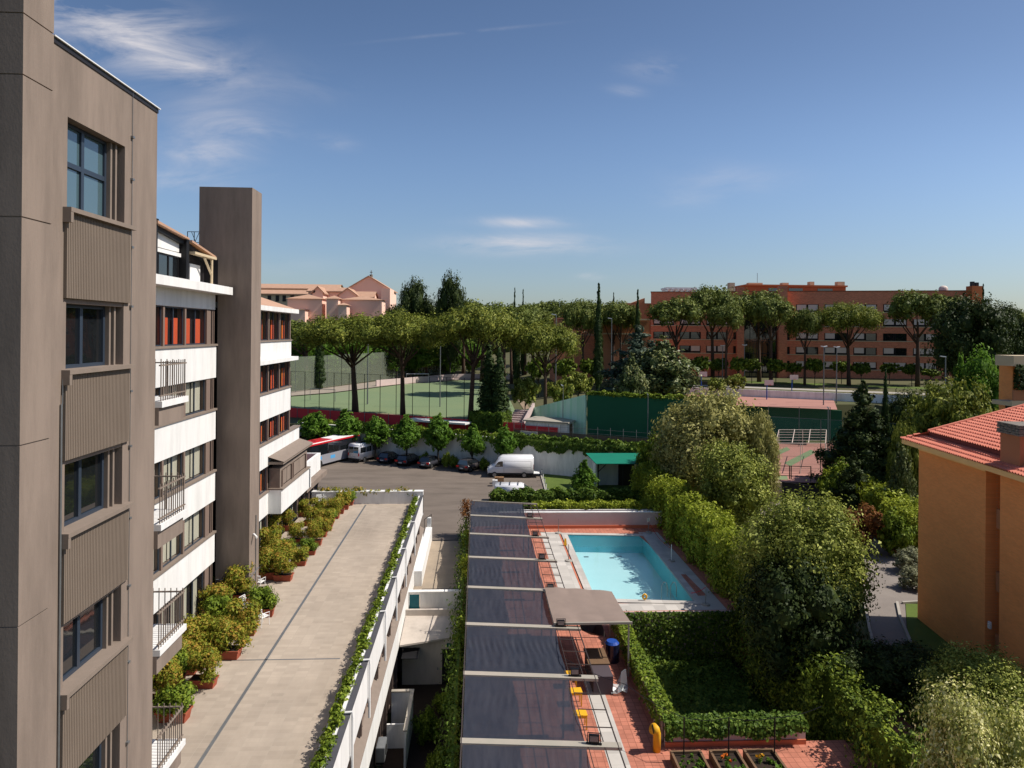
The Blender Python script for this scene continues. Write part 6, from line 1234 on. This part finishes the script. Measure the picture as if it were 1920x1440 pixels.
for k, (x, y, z, s, m_, lb) in enumerate([(-.8, 61.5, 3.0, .8, 'red', 'rust coloured tuft of climber at the far left corner of the pergola'), (-.6, 47.8, 2.6, .75, 'hedge_y', 'bright green climber shoot spilling over the third pergola beam'), (-.7, 56, 2.2, .5, 'hedge_y', 'small bright climber shoot left of the second pergola cloth'), (-.75, 38.5, 2.2, .8, 'hedge', 'climber shoot on the pergola rail beside the service hut roof')]):
    v = lump_leaves([(x, y, z-.4, s*.55, s, s*.7), (x-.1, y-.6, z-.9, s*.45, s, s*.7)], 700, .16, g, clump=.7, per=10); tag(mesh_np('climber_shoot', v, len(v)//4, 4, L[m_]), lb, 'climber')
hedge('hedge', 'bright clipped hedge running down from the cypress to the brick house', 'hedge', [(39.3, 73), (38.6, 64), (37.2, 55)], 2.6, 0, 3.6, 16000, .24, L['hedge_y'], 56, lumpy=.6, wob=.6)
hedge('hedge', 'dark square clipped hedge at the foot of the two cypresses', 'hedge', [onS(892, 101.5), onS(950, 101.5)], 3.5, 3.9, 6.6, 5000, .3, L['ivy'], 57)
hedge('ground_ivy', 'dark ivy carpet on the floor of the sunken light well', 'ivy', [(13, 30.6), (13, 44.2)], 7.6, -3.1, -2.85, 9000, .2, L['ivy'], 61)
# ---------------------------------------------------------------- trees
protos['pineA'] = tree('umbrella_pine', '', 'pine tree', 'umbrella', 1, 16, 13, L['pine'], 26000, .30, barkm=M['bark'], nl=24)
protos['pineB'] = tree('umbrella_pine', '', 'pine tree', 'umbrella', 5, 16, 14, L['pine'], 26000, .30, barkm=M['bark'], nl=28)
protos['pineC'] = tree('umbrella_pine', '', 'pine tree', 'umbrella', 9, 16, 11, L['pine_b'], 9000, .42, barkm=M['bark'])
protos['pineD'] = tree('umbrella_pine', '', 'pine tree', 'umbrella', 13, 16, 11, L['pine_b'], 9000, .42, barkm=M['bark'], nl=12, cb=9.4)
protos['cyp'] = tree('cypress_tree', '', 'cypress', 'cypress', 2, 14, 2.8, L['cyp'], 7000, .3)
protos['cypn'] = tree('cypress_tree', '', 'cypress', 'cypress', 3, 9, 1.9, L['cyp'], 8000, .16)
protos['street'] = tree('street_tree', '', 'tree', 'pear', 4, 6, 3.6, L['lime'], 7000, .24, cb=2.1, nl=24)
protos['street2'] = tree('street_tree', '', 'tree', 'pear', 14, 6, 3.8, L['lime'], 7000, .24, cb=2.0, nl=22)
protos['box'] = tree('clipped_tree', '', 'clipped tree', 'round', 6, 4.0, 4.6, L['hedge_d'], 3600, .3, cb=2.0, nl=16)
protos['dome'] = tree('clipped_tree', '', 'clipped tree', 'round', 7, 4, 5, L['oak'], 4500, .26, cb=1.6, nl=11)
protos['broad'] = tree('broadleaf_tree', '', 'tree', 'round', 8, 12, 10, L['lime'], 9000, .42, cb=1, nl=22)
protos['big'] = tree('broadleaf_tree', '', 'tree', 'round', 18, 13, 13, L['dark'], 20000, .38, cb=2, nl=34)
protos['olive'] = tree('tamarisk_tree', '', 'tree', 'round', 10, 9, 10, L['olive'], 36000, .25, cb=.8, nl=30)
protos['round'] = tree('evergreen_oak', '', 'tree', 'round', 11, 8, 6.5, L['oak'], 24000, .2, cb=.6, nl=26)
protos['near'] = tree('plane_tree', '', 'tree', 'round', 12, 10, 9, L['oak'], 52000, .19, cb=1.0, nl=30, core=.42)
protos['cedar'] = tree('cedar_tree', '', 'cedar', 'cedar', 15, 14, 10, L['cedar'], 16000, .34)
protos['dcedar'] = tree('cedar_tree', '', 'cedar', 'cedar', 16, 11, 9, L['dark'], 22000, .26)
protos['magn'] = tree('magnolia_tree', '', 'magnolia', 'pear', 17, 9, 7, L['magn'], 11000, .34, cb=.8, nl=24)
protos['magn2'] = tree('magnolia_tree', '', 'magnolia', 'pear', 27, 5, 4, L['magn'], 9000, .17, cb=.5, nl=20)
protos['bush'] = tree('bush', '', 'bush', 'round', 19, 2.6, 3, L['hedge'], 6000, .17, cb=.1, nl=14)
protos['bushy'] = tree('pittosporum_bush', '', 'bush', 'round', 20, 6, 9, L['pine'], 16000, .26, cb=.4, nl=26)
protos['bloom'] = tree('flowering_tree', '', 'tree', 'round', 22, 8, 7, L['bloom'], 60000, .15, cb=.6, nl=34, core=.35)
protos['sage'] = tree('silver_bush', '', 'bush', 'round', 23, 2, 3, L['sage'], 6000, .14, cb=.05, nl=14)
protos['rust'] = tree('rust_bush', '', 'bush', 'round', 24, 2, 2.4, L['red'], 3500, .14, cb=.05, nl=10)
protos['lt'] = tree('young_tree', '', 'tree', 'pear', 25, 4, 3, L['lime'], 6500, .2, cb=.2, nl=18)
def G(px, Y, py=600): q = P(px, py, Y=Y); return gz(q.x, Y)
# seven street trees at the wall
for k, (px, pt, w_) in enumerate([(592, 768, 66), (650, 767, 66), (705, 776, 56), (763, 777, 62), (823, 771, 58), (886, 795, 50), (948, 793, 47)]):
    q = onS(px, 91); plant(['street', 'street2'][k % 2], px, pt, q.y, w_, 0, 'leafy street tree at the white wall, '+['the first, behind the coach roof', 'second, above the coach', 'third, above the white minibus', 'fourth, above the navy car', 'fifth, above the dark grey car', 'sixth, left of the big white van', 'seventh, above the nose of the big white van'][k], 'street trees along the retaining wall')
for k, (px, py) in enumerate([(851, 868), (908, 872), (797, 862), (838, 862)]):
    plant('bush', px, py-14, onS(px, 90.5).y, 20, 0, 'small dark round bush by the white wall, '+['left of the brown grey car', 'by the nose of the big white van', 'behind the dark grey car', 'right of the fifth street tree'][k], 'small bushes at the foot of the wall')
# big pines at the near side of the field
for k, (pn, px, pt, w_, s, lb) in enumerate([('pineA', 668, 588, 185, 107, 'large umbrella pine at the near side of the field, first from the left'), ('pineB', 757, 586, 165, 106.4, 'large umbrella pine at the near side of the field, second from the left'), ('pineA', 884, 572, 165, 106, 'large umbrella pine in front of the field, the one left of the two cypresses'), ('pineB', 1024, 604, 128, 112, 'single dome shaped umbrella pine right of the two cypresses')]):
    q = onS(px, s); plant(pn, px, pt, q.y, w_, q.z, lb, 'umbrella pines at the near side of the field', rz=[.4, 2.2, 3.5, 1][k])
far = [(555, 588, 128, 172), (610, 596, 125, 150), (575, 600, 130, 140), (700, 592, 130, 160), (820, 575, 130, 150), (850, 568, 120, 170), (790, 590, 140, 140), (930, 590, 130, 115), (945, 568, 150, 130), (905, 566, 190, 110), (985, 570, 200, 95), (1040, 562, 205, 100), (1092, 561, 175, 90), (1150, 563, 150, 90), (1000, 576, 170, 90), (960, 578, 180, 80), (870, 560, 210, 90), (800, 565, 210, 90), (760, 572, 205, 90), (1065, 572, 190, 80), (1010, 566, 230, 90), (1120, 570, 220, 80)]
for k, (px, pt, Y, w_) in enumerate(far):
    if Y < 150: continue
    plant(['pineC', 'pineD'][k % 2], px, pt, Y, w_, G(px, Y), 'distant umbrella pine in the wood behind the sports field, %s from the left' % ORD[sorted(q_[0] for q_ in far if q_[2] >= 150).index(px)], 'distant pines behind the sports field')
for k, (px, pt, Y, w_) in enumerate([(575, 600, 172, 130)]):
    plant(['pineC', 'pineD'][k % 2], px, pt, Y, w_, G(px, Y), 'mid distance umbrella pine at the left end of the field, beside the white hotel wing', 'pines behind the net fence')
for k, (px, pt, Y, w_) in enumerate([(562, 632, 182, 75), (610, 636, 186, 80), (658, 630, 188, 85), (715, 632, 196, 85), (775, 628, 205, 85), (835, 632, 214, 80), (880, 640, 218, 70)]):
    plant('broad', px, pt, Y, w_, G(px, Y), 'bright green tree under the pines behind the net fence, '+['first', 'second', 'third', 'fourth', 'fifth', 'sixth', 'seventh'][k]+' from the left', 'bright trees behind the net fence')
right_p = [('pineC', 1268, 556, 142, 112, 'umbrella pine in front of the left end of the brick building'), ('pineD', 1338, 533, 146, 105, 'tallest umbrella pine before the brick building, above the rooftop canopy'), ('pineC', 1362, 566, 138, 70, 'smaller umbrella pine below and right of the tallest pine'), ('pineD', 1425, 541, 146, 100, 'umbrella pine right of the glazed stair bay'), ('pineC', 1447, 556, 138, 92, 'umbrella pine before the middle of the brick building, second right of the stair bay'),
     ('pineD', 1510, 577, 138, 66, 'small umbrella pine in the middle of the brick facade'), ('pineA', 1593, 566, 137, 112, 'wide forked umbrella pine alone before the brick facade'), ('pineC', 1722, 543, 134, 112, 'large umbrella pine before the right end of the brick facade'), ('pineD', 1775, 552, 138, 90, 'umbrella pine between the facade end and the dark broadleaf tree'), ('pineC', 1165, 564, 146, 78, 'umbrella pine in front of the sunlit brick wing'), ('pineD', 1095, 562, 146, 80, 'umbrella pine in front of the dark brick hall')]
for pn, px, pt, Y, w_, lb in right_p: plant(pn, px, pt, Y, w_, G(px, Y), lb, 'umbrella pines before the brick building')
for px, pt, pb_, Y, w_, lb in [(917, 645, 0, onS(917, 103).y, 40, 'dark cypress, left one of the pair beside the sports field'), (937, 650, 0, onS(939, 102.4).y, 38, 'dark cypress, right one of the pair beside the sports field'),
        (965, 538, 0, 200, 8, 'slim cypress tip on the skyline, left one of two close together'), (981, 541, 0, 200, 8, 'slim cypress tip on the skyline, right one of two close together'), (1039, 560, 0, 205, 7, 'very small cypress tip above the wood'), (1123, 529, 0, 136, 19, 'tall dark cypress left of the sunlit brick wing'), (1151, 547, 0, 165, 8, 'slim cypress tip right of the tall dark cypress'), (1196, 541, 0, 142, 13, 'dark cypress in front of the brick wing'),
        (1844, 531, 0, 140, 10, 'dark cypress beside the chimney stack at the end of the brick building'), (600, 595, 0, 160, 20, 'dark cypress among the pines at the left'), (970, 590, 0, 160, 14, 'dark cypress low behind the single dome shaped pine')]:
    plant('cyp', px, pt, Y, w_, G(px, Y), lb, 'cypresses')
plant('cypn', 1661, 692, 76, 20, 0, 'slender green cypress in front of the dark cedar at the right', 'cypresses')
for px, pt, Y, w_, lb in [(778, 525, 205, 75, 'large dark evergreen tree on the skyline, left one of two'), (846, 514, 200, 62, 'large dark evergreen tree on the skyline, right one of two'), (745, 575, 195, 60, 'dark evergreen tree beside the pink church')]: plant('big', px, pt, Y, w_, G(px, Y), lb, 'dark evergreens on the skyline')
plant('cedar', 1200, 604, 118, 165, G(1200, 118), 'blue green cedar behind the magnolia'); plant('magn', 1243, 636, 110, 140, G(1240, 110), 'large glossy magnolia in front of the blue green cedar', rz=1)
plant('magn', 1185, 668, 107, 70, G(1190, 107), 'lower glossy magnolia in the shade of the blue green cedar')
plant('big', 1822, 556, 112, 145, G(1822, 112), 'big dark broadleaf tree at the right in front of the brick building end'); plant('big', 1885, 572, 125, 90, G(1885, 125), 'dark broadleaf tree at the far right edge of the wood'); plant('pineC', 1890, 578, 160, 100, G(1890, 160), 'pine at the right edge on the skyline')
plant('dcedar', 1617, 710, 76, 185, 0, 'dark spreading cedar left of the slender cypress'); plant('big', 1700, 735, 82, 90, 0, 'dark dense tree right of the slender cypress'); plant('bushy', 1775, 720, 72, 185, 0, 'broad rounded pine bush above the tiled roof'); plant('broad', 1838, 655, 84, 95, G(1838, 84), 'bright yellow green tree below the big dark tree at the right')
plant('lt', 1800, 660, 86, 50, G(1800, 86), 'slim bright tree left of the bright yellow green tree')
bx_ = [(1283, 672), (1313, 668), (1348, 672), (1385, 670), (1410, 673), (1455, 673), (1487, 680), (1528, 672), (1578, 677), (1615, 680), (1668, 681), (1710, 682), (1745, 692)]
for k, (px, pt) in enumerate(bx_): plant('box', px, pt, 137 if k % 2 else 143, 40, G(px, 140)+.2, 'box shaped clipped tree below the brick building, %s from the left' % ORD[k], 'clipped trees on the upper lawn')
for k, (px, pt, Y, w_, lb) in enumerate([(985, 705, 108, 66, 'light green clipped tree right of the two cypresses'), (1050, 710, 108, 60, 'light green clipped tree beside the trunk of the single dome shaped pine'), (1085, 695, 116, 62, 'light green clipped tree above the pale green wall corner'), (1345, 707, 112, 40, 'bright clipped tree above the pale olive toned tree'), (1380, 700, 118, 38, 'dark topped clipped tree beside the basketball court')]): plant('dome', px, pt, Y, w_, G(px, Y), lb, 'clipped trees by the courts')
for k, (px, pt) in enumerate([(1010, 670), (1060, 672), (1110, 672)]): plant('box', px, pt, 140, 50, G(px, 140), 'dark clipped hedge tree below the dark brick hall, '+['left', 'middle', 'right'][k]+' one of three', 'clipped trees below the brick hall')
# garden trees on the right
plant('olive', 1325, 742, 71, 215, 0, 'large pale olive toned tree in front of the dark green wall', rz=1.1); plant('olive', 1425, 782, 68, 80, 0, 'smaller pale olive toned tree right of the large one')
plant('round', 1372, 832, 60, 138, 0, 'round evergreen oak below the pale olive toned tree'); plant('bush', 1222, 815, 78, 60, 0, 'ivy covered bush at the end of the green roofed shed')
plant('bush', 1250, 858, 74, 60, 0, 'tall bright bush at the far end of the pool hedge')
plant('near', 1512, 927, 39, 252, -.6, 'large tree with pale top in the middle of the right garden', rz=.8)
plant('magn2', 1690, 825, 62, 60, 0, 'small magnolia beside the corner of the brick house'); plant('bush', 1580, 868, 68, 80, 0, 'grey green bush above the bright hedge', rz=1); plant('bush', 1678, 960, 55, 66, 0, 'bright rounded bush left of the brick house wall'); plant('rust', 1615, 950, 57, 95, 0, 'dark reddish bush at the bend of the driveway', rz=.3)
plant('rust', 1682, 1013, 55.5, 46, 0, 'brown grass tuft bush by the driveway kerb'); plant('sage', 1706, 1030, 51.5, 62, 0, 'silver leaved bush at the foot of the brick house'); plant('sage', 1712, 1066, 48, 56, 0, 'second silver leaved bush nearer along the brick house wall', rz=2)
plant('dcedar', 1600, 845, 66, 130, 0, 'low dark cedar boughs behind the bright hedge'); plant('lt', 1095, 860, 77, 52, 0, 'young bushy tree on the small lawn right of the vans'); plant('bushy', 1700, 800, 66, 70, 0, 'dark evergreen bush behind the small magnolia')
plant('near', 1850, 1225, 28, 230, -.3, 'olive green tree at the lower right in front of the brick house', rz=2.2); plant('bloom', 1850, 1312, 22, 250, -2.5, 'cream blossoming tree in the lower right corner', rz=.5); plant('big', 1700, 1215, 33, 190, -.2, 'dark shaded tree between the driveway and the hedge')
plant('bush', 1475, 1165, 38, 70, 1.6, 'bright leafy bush top rising out of the ragged hedge')
plant('big', 1500, 1040, 36.5, 230, -1.5, 'dark leafy tree below the large pale topped tree', rz=2); plant('big', 1600, 1225, 33, 120, -.6, 'dark shrubby tree left of the lower driveway', rz=1)
plant('bushy', 1450, 1010, 51, 120, 0, 'dense dark bush between the pool hedge and the large pale topped tree', rz=1)
for k, (px, py, Y) in enumerate([(800, 1330, 35), (835, 1300, 38), (822, 1400, 31), (850, 1420, 29)]): plant('bush', px, py, Y, 50, -2.6, 'dark bush in the sunken side garden, '+['left of the path', 'near the hut door', 'in the middle', 'nearest the pergola'][k], 'bushes in the sunken side garden')
# trees beyond, closing the horizon
g = np.random.default_rng(91); lu = [(x, 330+g.uniform(-30, 30), 12+g.uniform(-2, 3), 16, 12, 10) for x in np.arange(-330, 420, 13)]
v = lump_leaves(lu, 30000, 1.5, g, clump=.5); tag(quadmesh('distant_wood', v, L['pine_b'], None, lu, .8), 'unbroken far off pine wood along the horizon', 'wood', kind='stuff')
for p_ in protos.values():
    if not p_.get('used'):
        for c_ in children(p_): bpy.data.objects.remove(c_)
        bpy.data.objects.remove(p_)
for o in bpy.data.objects:
    for k in ('used', 'h', 'w'):
        if k in o: del o[k]
